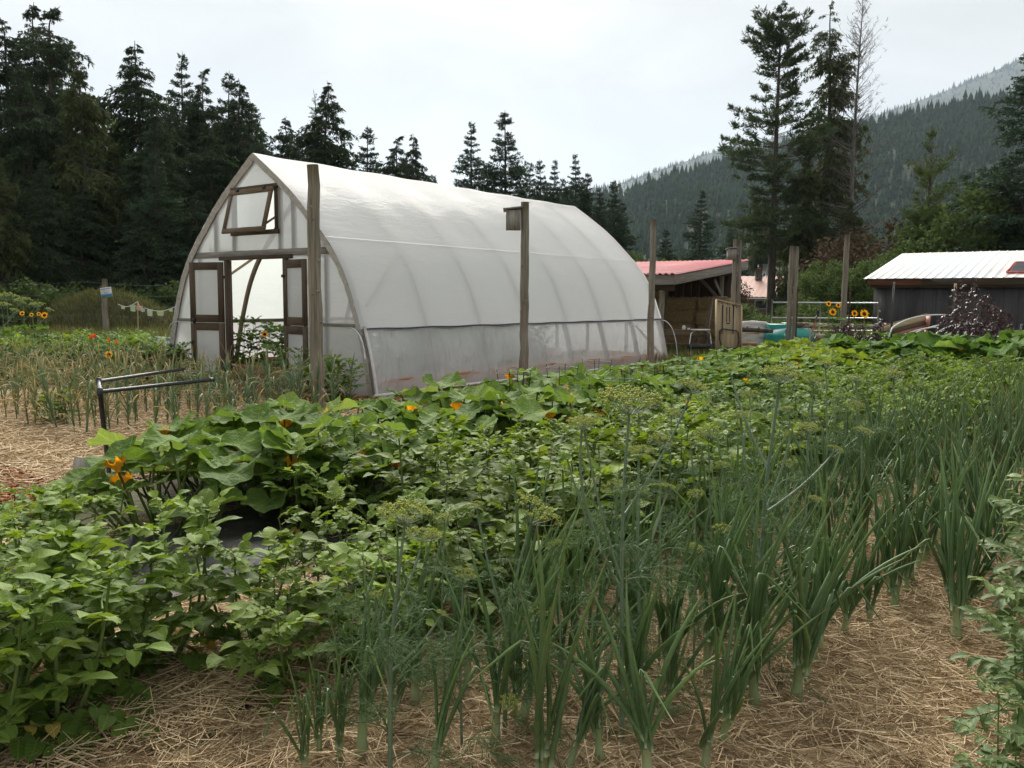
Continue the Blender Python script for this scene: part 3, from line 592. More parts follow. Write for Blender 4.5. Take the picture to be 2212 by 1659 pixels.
# ---------------------------------------------------------------- tall posts
def log_mesh(mb, p0, p1, r0, r1, seed, n=12, seg=14, flat=1.0):
    r = np.random.default_rng(seed); p0, p1 = np.array(p0, float), np.array(p1, float)
    t = np.linspace(0, 1, seg)[:, None]; pts = p0*(1-t)+p1*t
    pts[1:-1, :2] += r.normal(size=(seg-2, 2))*r0*.10
    rad = (r0*(1-t[:, 0])+r1*t[:, 0])*(1+r.normal(size=seg)*.03)
    k = len(mb.v); mb.tube(pts, rad, n); mb.v[k][:, :] += 0
    return mb
def post(p0, p1, r0, r1, label, seed, group=None, cat='post', knots=5, split=False):
    base = Vector(p0); o = thing('fence_post', label, cat, base, group)
    ax = (Vector(p1)-base); L_ = ax.length; z = ax/L_; M = frame_mat(base, Vector((H_RIGHT.x, H_RIGHT.y, 0)), z)
    rr = np.random.default_rng(seed)
    if not split:
        mb = log_mesh(MB(), (0, 0, -.05), (0, 0, L_), r0, r1, seed); link('trunk_log', mb.mesh('trunk_log', M_post, True), o, M)
    else:
        for s, w in ((-1, .62), (1, .5)):
            mb = log_mesh(MB(), (s*r0*.62, 0, -.05), (s*r0*.58, 0, L_-(.0 if s < 0 else .012)), r0*w, r1*w, seed+s, 9)
            link('half_log', mb.mesh('half_log', M_post, True), o, M)
    for k in range(knots):
        zz = rr.uniform(.3, .95)*L_; a = rr.uniform(-2.6, -.5); r_ = (r0+(r1-r0)*zz/L_)*(1.0 if not split else .9)
        d = np.array([math.cos(a), math.sin(a), .1]); c = np.array([0, 0, zz])+d*r_*.86
        mb = MB().tube([c, c+d*r_*.22, c+d*r_*.32], [r_*.26, r_*.22, r_*.11], 7); link('knot', mb.mesh('knot', M_grey, True), o, M)
    return o
FENCE_G = None
p1 = post((1.08, -2.08, 0), (1.13, -2.12, 3.33), .092, .078, 'stoutest tall grey post, standing before the greenhouse doorway', 1, knots=7)
p2 = post((.80, 2.90, 0), (.92, 2.95, 3.34), .085, .070, 'leaning grey post with a birdhouse, before the greenhouse side', 2, knots=6)
p3 = post((.70, 7.94, 0), (.70, 7.96, 3.43), .080, .068, 'tall grey post at the far corner of the greenhouse', 3, knots=5)
p4 = post((.62, 13.05, 0), (.74, 13.2, 3.29), .115, .10, 'split grey post with a birdhouse beside the red roofed shed', 4, split=True)
p5 = post((2.10, 13.3, 0), (2.06, 13.3, 3.08), .115, .105, 'split grey post standing before the teal tank', 5, split=True)
p6 = post((3.40, 13.4, 0), (3.46, 13.4, 3.34), .078, .066, 'thin tall grey post behind the sunflowers', 6, knots=3)
# rusty steel stakes strapped to two of them
for (x, y, h, lab) in ((2.26, 13.18, 2.0, 'rusty steel stake strapped to the split post by the tank'), (3.58, 13.28, 2.0, 'rusty steel stake tied to the thin post behind the sunflowers')):
    st = thing('steel_stake', lab, 'stake', (x, y, 0)); M_rust = MATS.get('rusty_steel') or surf('rusty_steel', [(.3, (.03, .018, .014)), (.7, (.10, .055, .04))], rough=.9)
    MB().box((x, y, h/2), (.035, .012, h)).build('web', M_rust, st); MB().box((x, y-.02, h/2), (.010, .03, h-.01)).build('flange', M_rust, st)
def birdhouse(base, w, label):
    b = Vector(base); o = thing('birdhouse', label, 'birdhouse', b); d, h = w*.9, w*1.55
    M = frame_mat(b, -H_RIGHT, (0, 0, 1))                         # local X away from the post, local Y towards the camera or away
    def bx(nm, c, s, R=None): link(nm, MB().box((0, 0, 0), s).mesh(nm, M_grey, False), o, M @ Matrix.Translation(c) @ (R or Matrix()))
    bx('front_board', (w*.55, -d/2, h/2), (w, .02, h)); bx('back_board', (w*.55, d/2, h/2), (w, .02, h))
    bx('side_board', (w*1.05+.011, 0, h/2), (.02, d+.02, h)); bx('side_board', (w*.05-.011, 0, h/2), (.02, d+.02, h)); bx('floor_board', (w*.55, 0, .012), (w*.94, d*.9, .02))
    bx('roof_board', (w*.60, 0, h+.025), (w*1.55, d*1.5, .022), Matrix.Rotation(math.radians(7), 4, 'Y') @ Matrix.Rotation(math.radians(5), 4, 'X'))
    bx('mounting_board', (-.06, .0, h*.42), (.022, .12, h*1.5))
    link('entrance_hole', MB().lathe([(0.001, 0), (.03, 0), (.031, -.01)], n=14).mesh('entrance_hole', M_black, True), o, M @ Matrix.Translation((w*1.05+.024, 0, h*.7)) @ Matrix.Rotation(math.radians(90), 4, 'Y'))
t2 = Vector((.80, 2.90, 0)).lerp(Vector((.92, 2.95, 3.34)), .86)
birdhouse(t2-H_RIGHT*.19-Vector((0, 0, .02)), .22, 'weathered birdhouse on the leaning post before the greenhouse')
t4 = Vector((.62, 13.05, 0)).lerp(Vector((.74, 13.2, 3.29)), .80)
birdhouse(t4-H_RIGHT*.20+Vector((0, 0, .1)), .19, 'weathered birdhouse on the split post by the red roof')

# ---------------------------------------------------------------- log rails by the tank
def rail(a, b, r, label, seed, mat=None, nm='log_rail'):
    o = thing(nm, label, 'rail', a); mb = log_mesh(MB(), a, b, r, r*.8, seed, 9, 12); mb.build('log', mat or M_birch, o, True)
    for k, f in enumerate((.3, .62)):
        p = Vector(a).lerp(Vector(b), f); MB().tube([p, p+Vector((.02, -r*.4, r*1.25))], [r*.3, r*.18], 6).build('branch_stub', mat or M_birch, o, True)
rail(P(1715, 702, 23.1), P(1950, 708, 23.6), .075, 'pale upper log rail between split post and sunflowers', 3)
rail(P(1760, 726, 23.4), P(1950, 732, 23.8), .07, 'pale lower log rail behind the sunflowers', 4)
rail(P(1590, 711, 23.2), P(1668, 715, 23.6), .075, 'dark log rail joining the two split posts', 5, M_bark)
rail(P(1590, 742, 23.2), P(1668, 745, 23.6), .05, 'thin orange board rail low behind the split post', 6, M_orange)
for px, lab in ((1795, 'thin pale stake leaning below the log rails'), (1810, 'thin dark stake under the sunflowers')):
    a = P(px, 775, 22.6); a.z = 0; b = P(px-8, 720, 22.6); MB_ = MB().tube([a, (a+b)/2, b], [.022, .02, .016], 7); tag(MB_.build('garden_stake', M_pale if px < 1800 else M_bark, None, True), lab, 'stake')

# ---------------------------------------------------------------- corrugated roofs
def corrugated(o, name, mat, x0, x1, y0, z0, y1, z1, pitch, amp, kind='sine', label=None):
    if kind == 'sine':
        n = int((x1-x0)/pitch*8); xs = np.linspace(x0, x1, n); h = amp*np.sin((xs-x0)/pitch*2*np.pi)
        h = np.sign(h)*np.abs(h)**.7*amp**.3
    else:
        xs, h = [x0], [0]; k = x0+pitch/2
        while k < x1-.05:
            xs += [k-.03, k-.016, k+.016, k+.03]; h += [0, amp, amp, 0]; k += pitch
        xs.append(x1); h.append(0); xs, h = np.array(xs), np.array(h)
    p = np.zeros((4, len(xs), 3))
    for i, (y, z) in enumerate(((y0, z0), (y1, z1))): p[i, :, 0] = xs; p[i, :, 1] = y; p[i, :, 2] = z+h
    p[2] = p[1]; p[3] = p[0]; p[2, :, 2] -= .012; p[3, :, 2] -= .012
    return MB().grid(np.concatenate([p, p[:1]], 0)).build(name, mat, o, False)

# ---------------------------------------------------------------- red roofed open shed
rs = thing('open_shed', 'open timber shed with a corrugated red roof beyond the greenhouse', 'shed', (-3.5, 15, 0))
RX0, RX1, RY0, RY1, RZ0, RZ1 = -7.2, -.88, 12.35, 17.75, 2.36, 2.96
for k in range(7):                                                 # roof in sheets, each its own
    a = RX0+(RX1-RX0)*k/7; b = RX0+(RX1-RX0)*(k+1)/7
    corrugated(rs, 'roof_sheet', M_redroof, a-.02*(k > 0), b, RY0, RZ0+.004*(k % 2), RY1, RZ1+.004*(k % 2), .19, .020)
board('fascia', (RX0, 12.47, 2.19), (RX1-.10, 12.47, 2.19), .27, .045, M_grey, rs, ref=(0, 1, 0))
board('rake_board', (RX1-.07, 12.44, 2.19), (RX1-.07, 17.70, 2.77), .27, .045, M_grey, rs, ref=(1, 0, 0))
board('fascia', (RX0, 17.66, 2.78), (RX1-.10, 17.66, 2.78), .26, .045, M_grey, rs, ref=(0, 1, 0))
board('beam', (RX0, 12.95, 1.97), (RX1-.35, 12.95, 1.97), .17, .09, M_door, rs, ref=(0, 1, 0))
board('beam', (RX0, 17.2, 2.5), (RX1-.35, 17.2, 2.5), .17, .09, M_door, rs, ref=(0, 1, 0))
for k in range(8):
    x = RX0+.3+k*.8; board('rafter', (x, 12.5, 2.23), (x, 17.6, 2.80), .13, .045, M_door, rs, ref=(1, 0, 0))
for (x, y, h) in ((-1.62, 12.95, 1.9), (-1.62, 17.2, 2.42), (-4.4, 12.95, 1.9), (-4.4, 17.2, 2.42), (-7.0, 12.95, 1.9), (-7.0, 17.2, 2.42)):
    log_mesh(MB(), (x, y, 0), (x+.01, y, h), .10, .085, int(abs(x*10+y)), 10, 8).build('post', M_post, rs, True)
for (x, y, sx, h) in ((-1.62, 12.95, -1, 1.9), (-4.4, 12.95, 1, 1.9), (-1.62, 17.2, -1, 2.4), (-1.62, 17.2, 0, 2.4)):
    if sx: board('knee_brace', (x+sx*.06, y-.07, h-.72), (x+sx*.72, y-.07, h-.06), .11, .04, M_grey, rs, ref=(0, 1, 0))
    else: board('knee_brace', (x+.07, y-.06, h-.7), (x+.07, y-.7, h-.12), .10, .04, M_grey, rs, ref=(1, 0, 0))
for k in range(22): board('wall_board', (RX0+.05+k*.285, 17.33, .02), (RX0+.05+k*.285, 17.33, 2.5), .275, .025, M_door, rs, ref=(0, 1, 0))
for k in range(16): board('wall_board', (-7.15, 13.05+k*.28, .02), (-7.15, 13.05+k*.28, 2.1+k*.025), .27, .025, M_door, rs, ref=(1, 0, 0))
MB().tube(bez((-1.95, 12.9, 1.88), (-1.95, 12.9, 1.62), (-1.89, 12.9, 1.66), 9), .012, 6).build('hook', M_galv, rs, True)
# straw bales stacked at the back, each one a bale with its twine
def bale(x, y, z, rz, label, seed):
    r = np.random.default_rng(seed); o = thing('straw_bale', label, 'straw bale', (x, y, z), 'straw bales stacked in the open shed', trs((x, y, z), rz))
    n = 9; u = np.linspace(-1, 1, n); mb = MB(); d = (.55, .26, .21)
    for ax in range(3):
        for s in (-1, 1):
            g = np.zeros((n, n, 3)); a, b = [q for q in range(3) if q != ax]
            A, B = np.meshgrid(u, u, indexing='ij'); g[..., ax] = s*d[ax]; g[..., a] = A*d[a]; g[..., b] = B*d[b]
            k = (np.abs(A)**6+np.abs(B)**6)*.03; g[..., ax] -= s*k; g += r.normal(size=g.shape)*.008; g[..., 2] += d[2]; mb.grid(g)
    link('straw_body', mb.mesh('straw_body', M_bale, True), o, local=Matrix())
    for xx in (-.2, .2):
        pts = [(xx, -.27, .0), (xx, -.27, .42), (xx, .27, .42), (xx, .27, .0)]; link('twine', MB().tube(pts, .006, 5).mesh('twine', M_tool, True), o, local=Matrix())
    sv = MB(); N_ = 420
    c = r.uniform(-1, 1, (N_, 3))*np.array(d)+np.array([0, 0, d[2]]); ax = r.integers(0, 3, N_); sg = r.choice([-1, 1], N_)
    for i in range(N_): c[i, ax[i]] = sg[i]*d[ax[i]]+(d[2] if ax[i] == 2 else 0)
    dirn = norm(r.normal(size=(N_, 3)))*r.uniform(.03, .07, (N_, 1)); w = norm(np.cross(dirn, r.normal(size=(N_, 3))))*.004
    v = np.stack([c-dirn-w, c-dirn+w, c+dirn+w, c+dirn-w], 1).reshape(-1, 3); sv.add(v, np.arange(N_*4).reshape(-1, 4))
    so = link('loose_straw', sv.mesh('loose_straw', M_straw, False), o, local=Matrix()); so['kind'] = 'stuff'
sd = 0
for (x, y, nz) in ((-1.5, 16.55, 4), (-2.7, 16.6, 4), (-3.9, 16.6, 5), (-5.1, 16.6, 5)):
    for k in range(nz):
        bale(x+.05*((k % 2)-.5), y, k*.425, .04*((sd*7) % 5-2), 'straw bale in the '+('end stack beside the leaning panel' if x > -2 else 'second stack behind the ladder' if x > -3 else 'dark back stacks of the open shed')+(', course %s from the floor' % ['one', 'two', 'three', 'four', 'five'][k] if x > -3 else ''), 100+sd); sd += 1
# step ladder
def ladder():
    A = P(1527, 762, 26.2); A.z = 0; o = thing('step_ladder', 'old wooden step ladder standing in the open shed', 'ladder', A)
    e = H_RIGHT; n = H_FWD
    tl, tr = A+e*.22+n*.35+Vector((0, 0, 1.72)), A+e*.62+n*.35+Vector((0, 0, 1.72))
    bl, br = A-e*.05, A+e*.50
    board('rail', bl, tl, .085, .03, M_grey, o, ref=e); board('rail', br, tr, .085, .03, M_grey, o, ref=e)
    for f in (.18, .38, .58, .78): board('step', bl.lerp(tl, f), br.lerp(tr, f), .09, .025, M_grey, o)
    board('top_step', tl-e*.03+Vector((0, 0, .015)), tr+e*.03+Vector((0, 0, .015)), .14, .025, M_grey, o)
    for p, q in ((tl, A+n*1.0-e*.0), (tr, A+n*1.0+e*.5)): board('back_leg', q, p, .05, .025, M_grey, o, ref=e)
ladder()
# leaning panel: shallow wooden box lid with a folding chair frame hung on it
def panel():
    A = P(1546, 775, 22.9); A.z = 0; e = (H_RIGHT*1.0+H_FWD*.12).normalized(); n = e.cross(Vector((0, 0, 1))); u = (Vector((0, 0, 1))+H_FWD*.10).normalized()
    o = thing('wooden_panel', 'framed pale wood panel leaning upright beside the ladder', 'panel', A); W_, Hh = .70, 1.62
    for k in range(5): board('plank', A+e*(W_*(k+.5)/5), A+e*(W_*(k+.5)/5)+u*(Hh*(1-.03*k)), W_/5-.006, .02, M_pale, o, ref=n)
    for s, f in ((0, 1.02), (W_, .92)): board('edge_strip', A+e*s-n*(-.0)+(-H_FWD)*.04, A+e*s+(-H_FWD)*.04+u*(Hh*f), .11, .03, M_pale, o, ref=e)
    board('edge_strip', A-H_FWD*.04+u*(Hh*1.02), A-H_FWD*.04+e*W_+u*(Hh*.92), .10, .03, M_pale, o, ref=u)
    c = thing('folding_chair', 'black metal frame of a folding chair hung on the pale panel', 'chair', A-H_FWD*.08)
    def q(a, b): return A-H_FWD*.085+e*(a*W_)+u*(b*Hh)
    for a in (.24, .68): MB().tube([q(a, .93), q(a-.02, .45)], .018, 7).build('back_rail', M_steel, c, True)
    ring = [q(.14, .50), q(.12, .36), q(.2, .24), q(.3, .215), q(.72, .2), q(.84, .22), q(.9, .33), q(.87, .47), q(.8, .5), q(.22, .53), q(.14, .5)]
    MB().tube(ring, .020, 7).build('seat_frame', M_steel, c, True)
    for a in (.4, .52): MB().tube([q(a, .9), q(a, .64)], .014, 6).build('brace', M_steel, c, True)
    MB().box(q(.46, .62), (.08, .03, .03)).build('bracket', M_steel, c)
    for a in (.34, .74): MB().tube([q(a, .21), q(a+.02, .02)], .018, 7).build('leg', M_steel, c, True)
panel()
# picnic table with jars, stacked garden chairs
def table():
    A = P(1478, 770, 24.6); A.z = 0; o = thing('picnic_table', 'low wooden picnic table inside the open shed', 'table', A); e, n = H_RIGHT, H_FWD; z = Vector((0, 0, 1))
    for k in range(4): board('top_plank', A-e*.9+n*(k*.17)+z*.74, A+e*.42+n*(k*.17)+z*.74, .16, .035, M_sash, o)
    board('apron', A-e*.85-n*.06+z*.64, A+e*.33-n*.06+z*.64, .14, .03, M_sash, o, ref=n)
    for s in (-.6, .22): board('leg', A+e*(s-.10)+n*.0, A+e*(s+.04)+n*.08+z*.72, .1, .04, M_sash, o, ref=n)
    board('bench_plank', A-e*.9-n*.35+z*.36, A+e*.36-n*.35+z*.36, .2, .035, M_sash, o)
    for s in (-.6, .2): board('bench_leg', A+e*s-n*.35, A+e*s-n*.35+z*.34, .1, .04, M_sash, o, ref=n)
    for dx, w, h, lab, m in ((-.02, .05, .13, 'white enamel pitcher on the picnic table', M_white), (.12, .035, .06, 'small white cup on the picnic table', M_white)):
        b = A+e*dx+n*.1+z*.758; q = thing('pitcher' if h > .1 else 'cup', lab, 'pitcher' if h > .1 else 'cup', b)
        link('body', MB().lathe([(.001, 0), (w, 0), (w*1.1, h*.4), (w*.75, h*.8), (w*.85, h), (w*.7, h-.004), (w*.5, h*.5), (.001, .01)], n=18).mesh('body', m, True), q, local=Matrix())
        link('handle', MB().tube(bez((w*.8, 0, h*.85), (w*2, 0, h*.8), (w*.9, 0, h*.25), 8), .007, 6).mesh('handle', m, True), q, local=Matrix())
table()
def lawn_chair():
    A = P(1512, 770, 23.2); A.z = 0; e, n, z = H_RIGHT, H_FWD, Vector((0, 0, 1)); o = thing('garden_chair', 'dark metal garden chair with a white seat top by the ladder', 'chair', A)
    MB().tube([A-e*.30+z*.42, A-e*.26+z*.72, A-e*.14+z*.80, A+e*.14+z*.80, A+e*.26+z*.72, A+e*.30+z*.42], .016, 7).build('back_frame', M_galv, o, True)
    MB().tube([A-e*.2+z*.44-n*.1, A-e*.16+z*.66-n*.1, A+e*.16+z*.66-n*.1, A+e*.2+z*.44-n*.1], .013, 7).build('inner_frame', M_steel, o, True)
    MB().box(A+z*.815+n*.05, (.50, .30, .03), Matrix.Rotation(math.atan2(e.y, e.x), 3, 'Z')).build('tray', M_white, o)
    MB().tube([A-e*.36+z*.36, A+e*.36+z*.36], .07, 10).build('seat_roll', M_steel, o, True)
    for s in (-.3, .3):
        for d in (-.2, .2): MB().tube([A+e*s+n*d, A+e*s*.95+n*d*.7+z*.42], .014, 6).build('leg', M_galv, o, True)
lawn_chair()

# ---------------------------------------------------------------- dark shed with white roof
ds = thing('dark_shed', 'charcoal sided shed with a white ribbed metal roof', 'shed', (7, 24, 0))
SX0, SX1, SY0, SY1 = 1.95, 12.5, 22.15, 26.9
k = 0; x = 1.68
while x < 12.6:
    corrugated(ds, 'roof_sheet', M_whiteroof, x, x+.9, 21.72, 2.40+.005*(k % 2), 27.2, 3.52+.005*(k % 2), .30, .018, 'rib'); x += .88; k += 1
for k in range(9):
    x = SX0+k*1.2; MB().box((x+.6, SY0, 1.07), (1.194, .03, 2.12)).build('siding_panel', M_siding, ds)
    MB().box((x+.4, SY0-.003, 1.07), (.012, .03, 2.10)).build('groove', M_black, ds); MB().box((x+.8, SY0-.003, 1.07), (.012, .03, 2.10)).build('groove', M_black, ds)
MB().box((SX0, (SY0+SY1)/2, 1.25), (.03, SY1-SY0, 2.5)).build('side_wall', M_siding, ds); MB().box(((SX0+SX1)/2, SY1, 1.6), (SX1-SX0, .03, 3.2)).build('rear_wall', M_siding, ds)
board('fascia', (3.55, 21.86, 2.28), (12.5, 21.86, 2.28), .20, .04, M_door, ds, ref=(0, 1, 0))
board('fascia', (1.78, 21.85, 2.28), (3.54, 21.85, 2.28), .21, .045, wood('red_cedar_fascia', (.10, .035, .02), (.22, .085, .045)), ds, ref=(0, 1, 0))
board('trim', (1.85, 21.98, 2.15), (12.5, 21.98, 2.15), .12, .04, M_door, ds, ref=(0, 1, 0))
board('rake_board', (1.72, 21.9, 2.30), (1.72, 27.1, 3.36), .18, .04, M_door, ds, ref=(1, 0, 0))
sp = thing('solar_panel', 'red framed solar panel lying on the white shed roof', 'solar panel', (7.2, 23, 2.8))
def RP(x, y): return Vector((x, y, 2.40+(y-21.72)/(27.2-21.72)*1.12+.06))
for (xa, ya, xb, yb, w) in ((5.95, 22.35, 8.3, 22.35, .06), (5.95, 24.3, 8.3, 24.3, .06), (5.95, 22.35, 5.95, 24.3, .05), (8.3, 22.35, 8.3, 24.3, .05)): board('frame_bar', RP(xa, ya), RP(xb, yb), w, .05, M_red, sp)
for i in range(4):
    for j in range(3):
        x, y = 6.0+i*.58, 22.42+j*.63; MB().add([RP(x, y), RP(x+.56, y), RP(x+.56, y+.6), RP(x, y+.6)], [(0, 1, 2, 3)]).build('cell', M_panel, sp)

# ---------------------------------------------------------------- pipe gate
gt = thing('pipe_gate', 'galvanised pipe gate behind the split posts', 'gate', P(1780, 720, 27))
ga, gb = P(1668, 655, 27), P(1898, 651, 27.5)
def gp(f, z): q = ga.lerp(gb, f); return Vector((q.x, q.y, z))
for z in (1.56, 1.07, .66, .3): MB().tube([gp(0, z), gp(1, z)], .026, 8).build('rail', M_galv, gt, True)
for f in (0, .45, 1): MB().tube([gp(f, .12), gp(f, 1.66 if f != .45 else 1.56)], .030 if f != .45 else .022, 8).build('upright', M_galv, gt, True)
MB().box(gp(1.01, 1.3), (.08, .08, .05)).build('latch', M_galv, gt)

# ---------------------------------------------------------------- teal tank
def tank():
    c = P(1705, 770, 24.6); c.z = 0; o = thing('water_tank', 'teal plastic water tank with a domed top and lid', 'tank', c)
    prof = [(.001, 0), (.68, 0), (.72, .04), (.72, .62), (.70, .66), (.55, .80), (.36, .90), (.24, .93)]
    link('body', MB().lathe(prof, n=48).mesh('body', M_teal, True), o, local=Matrix())
    link('lid', MB().lathe([(.40, .86), (.41, .97), (.38, .985), (.001, 1.0)], n=36).mesh('lid', M_teal, True), o, local=trs(H_RIGHT*.14))
    link('rear_collar', MB().lathe([(.52, .60), (.52, .93), (.49, .945), (.3, .95), (.001, .95)], n=36).mesh('rear_collar', M_teal, True), o, local=trs(H_FWD*.17-H_RIGHT*.12))
    for s in (-.34, .1):
        a = H_RIGHT*s - H_FWD*.60; link('lug', MB().tube([a+Vector((0, 0, .62)), a*.95+Vector((0, 0, .72)), a*.86+Vector((0, 0, .80))], [.03, .04, .02], 8).mesh('lug', M_teal, True), o, local=Matrix())
    # two paper stickers on the collar
    for s, w, h in ((.30, .15, .10), (.45, .06, .14)):
        b = c+H_RIGHT*s-H_FWD*(.40 if s < .4 else .30); z0 = .83
        MB().box(b+Vector((0, 0, z0)), (w, .006, h), Matrix.Rotation(math.atan2(H_RIGHT.y, H_RIGHT.x), 3, 'Z')).build('sticker', M_paper, o)
tank()
tl = thing('shovel', 'long red handled shovel leaning against the log rails', 'shovel', P(1742, 770, 22.7)); a, b = P(1744, 748, 22.7), P(1768, 672, 22.9); a.z = max(a.z, .3)
MB().tube([a, a.lerp(b, .82)], .020, 8).build('handle', M_tool, tl, True); MB().tube([a.lerp(b, .80), b], .024, 8).build('grip', M_black, tl, True)
q = P(1736, 775, 22.7); q.z = 0.02; MB().tube([q, q.lerp(a, .5), a], [.11, .10, .02], 8).build('blade', M_galv, tl, True)
# wrapped bags and pallets behind the rails
def bag(px, py, Z, w, h, label, seed):
    c = P(px, py, Z); c.z = max(0, c.z); o = thing('plastic_bag', label, 'bag', c); r = np.random.default_rng(seed); u = np.linspace(0, 2*np.pi, 25); vv = np.linspace(0, 1, 9)
    p = np.array([[(c.x+(w/2*math.copysign(abs(math.cos(a))**.5, math.cos(a)))*(1-.25*t**4)*H_RIGHT.x+.3*math.sin(a)*H_FWD.x, c.y+(w/2*math.copysign(abs(math.cos(a))**.5, math.cos(a)))*(1-.25*t**4)*H_RIGHT.y+.3*math.sin(a)*H_FWD.y, c.z+h*t) for a in u] for t in vv])
    p[1:-1, :-1] += r.normal(size=p[1:-1, :-1].shape)*.018; p[:, -1] = p[:, 0]; top = p[-1].mean(0)+np.array([0, 0, .03]); p = np.concatenate([p, np.broadcast_to(top, (1, 25, 3))], 0)
    MB().grid(p).build('sack', M_barrier, o, True); MB().tube([P(px-14, py-8, Z-.32), P(px+14, py-8, Z-.32)], .012, 6).build('seam', M_orange, o, True)
bag(1625, 728, 25.2, 1.05, .46, 'white plastic wrapped bag lying on top behind the split posts', 1); bag(1622, 775, 25.2, 1.1, .62, 'white plastic wrapped bag at the bottom behind the split posts', 2)

# ---------------------------------------------------------------- far house and power pole
fh = thing('far_house', 'distant low house with a pink metal roof behind the pine trunk', 'house', P(1645, 650, 75))
A, B = P(1560, 641, 75), P(1755, 643, 75); C_, D_ = P(1772, 597, 80), P(1588, 597, 80)
n = 30; p = np.array([[A.lerp(B, f)+Vector((0, 0, .05*(i % 2))) for i, f in enumerate(np.linspace(0, 1, n))], [D_.lerp(C_, f)+Vector((0, 0, .05*(i % 2))) for i, f in enumerate(np.linspace(0, 1, n))]])
MB().grid(p).build('roof', M_pinkroof, fh)
board('gutter', A-Vector((0, 0, .12)), B-Vector((0, 0, .12)), .2, .12, M_white, fh)
e = (B-A).normalized(); w0, w1 = A+e*.5+H_FWD*.6, B-e*.5+H_FWD*.6
MB().add([(w0.x, w0.y, -.2), (w1.x, w1.y, -.2), (w1.x, w1.y, A.z-.05), (w0.x, w0.y, A.z-.05)], [(0, 1, 2, 3)]).build('wall', M_brownwall, fh)
for f in (.2, .45, .7):
    q = w0.lerp(w1, f)-H_FWD*.05; wf = MB().box((q.x, q.y, 1.2), (1.2, .06, .8), Matrix.Rotation(math.atan2(e.y, e.x), 3, 'Z')).build('window', M_white, fh)
    MB().box((q.x-H_FWD.x*.04, q.y-H_FWD.y*.04, 1.2), (1.05, .05, .65), Matrix.Rotation(math.atan2(e.y, e.x), 3, 'Z')).build('pane', M_panel, wf)
q = P(1639, 597, 79); MB().tube([q-Vector((0, 0, .3)), q+Vector((0, 0, .7))], .35, 10).build('chimney', M_bark, fh, True)
pp = thing('utility_pole', 'wooden utility pole with a grey transformer behind the far house', 'pole', P(1647, 650, 95)); a = P(1647, 640, 95); a.z = 0; b = P(1648, 566, 95)
MB().tube([a, b], [.16, .12], 8).build('pole', M_bark, pp, True); board('crossarm', P(1636, 580, 95), P(1662, 580, 95), .12, .1, M_grey, pp)
c = P(1655, 600, 94.8); MB().tube([c-Vector((0, 0, .1)), c+Vector((0, 0, 1.5))], .42, 10).build('transformer', M_galv, pp, True)
for px in (1638, 1660): q = P(px, 577, 95); MB().tube([q, q+Vector((0, 0, .3))], .06, 6).build('insulator', M_white, pp, True)

# ---------------------------------------------------------------- hoops, pallet, tee posts by the dark shed
hoops = [((1915, 748), (1975, 680), (2055, 681)), ((1925, 760), (1990, 712), (2022, 707)), ((2010, 760), (2075, 690), (2160, 712)), ((2050, 760), (2095, 682), (2168, 718)), ((1945, 800), (1962, 720), (2030, 702)), ((2075, 752), (2125, 700), (2150, 735))]
for k, (a, c, b) in enumerate(hoops):
    Z0, Z1 = 18.6+k*.15, 19.8+k*.2; A = P(*a, Z0); A.z = 0.0; B = P(*b, Z1)
    top = P(*c, (Z0+Z1)/2); mid = P(*((np.array(a)+np.array(c))/2+np.array([-12, -10])), Z0+.2)
    pts = np.concatenate([bez(A, Vector((A.x, A.y, mid.z)), mid, 6), bez(mid, top+Vector((0, 0, .05)), B, 10)[1:]])
    tag(MB().tube(pts, .016, 8).build('tunnel_hoop', M_white, None, True), ['white plastic hoop arching highest before the dark shed', 'white hoop just inside the highest hoop', 'long white hoop crossing below the purple bush', 'white hoop whose end dips behind the purple bush', 'short white hoop nearest the zucchini', 'small white hoop farthest towards the dark shed'][k], 'hoop')
def pallet():
    c = P(1965, 740, 21.5); c.z = 0; o = thing('pallet', 'old reddish wooden pallet propped against the dark shed', 'pallet', c); e = H_RIGHT; u = (Vector((0, 0, 1))+H_FWD*.25).normalized()
    for k in range(6): board('slat', c-e*.5+u*(.12+k*.16), c+e*.55+u*(.2+k*.16), .11, .02, M_tool, o, ref=H_FWD)
    for s in (-.5, .02, .53): board('stringer', c+e*s+H_FWD*.06, c+e*s+H_FWD*.06+u*1.1, .09, .04, M_tool, o, ref=e)
    b = thing('timber_crate', 'broken brown timber crate tilted on top of the pallet', 'crate', P(1950, 700, 21.2))
    for k, (z, m) in enumerate(((0, M_tool), (10, M_sash), (20, M_pale))): board('side_plank', P(1895, 735-z, 21.1), P(2000, 706-z, 21.1), .13, .03, m, b, ref=H_FWD)
    board('end_plank', P(1999, 712, 21.1), P(2004, 682, 21.1), .3, .03, M_tool, b, ref=H_RIGHT); board('rear_plank', P(1905, 712, 21.5), P(2004, 685, 21.5), .2, .03, M_sash, b, ref=H_FWD)
pallet()
for k, (px, top, lab) in enumerate(((1930, 610, 'bare steel tee post before the dark shed corner'), (2062, 617, 'steel tee post with a pale wooden top beside the purple bush'), (2205, 700, 'steel tee post at the edge of the frame'))):
    a = P(px-8, 760, 19.8); a.z = 0; b = P(px+2, top, 19.8); o = thing('tee_post', lab, 'stake', a)
    board('web', a, b, .05, .008, M_steel, o, ref=H_FWD); board('flange', a-H_FWD*.02, b-H_FWD*.02, .008, .03, M_steel, o, ref=H_FWD)
    if k == 1: board('wooden_cap', b-Vector((0, 0, .35)), b+Vector((0, 0, .05)), .06, .05, M_pale, o)
wb = thing('wheelbarrow', 'black wheelbarrow tub standing upright beside the dark shed', 'wheelbarrow', P(2205, 740, 20.5)); c = P(2212, 752, 20.5)
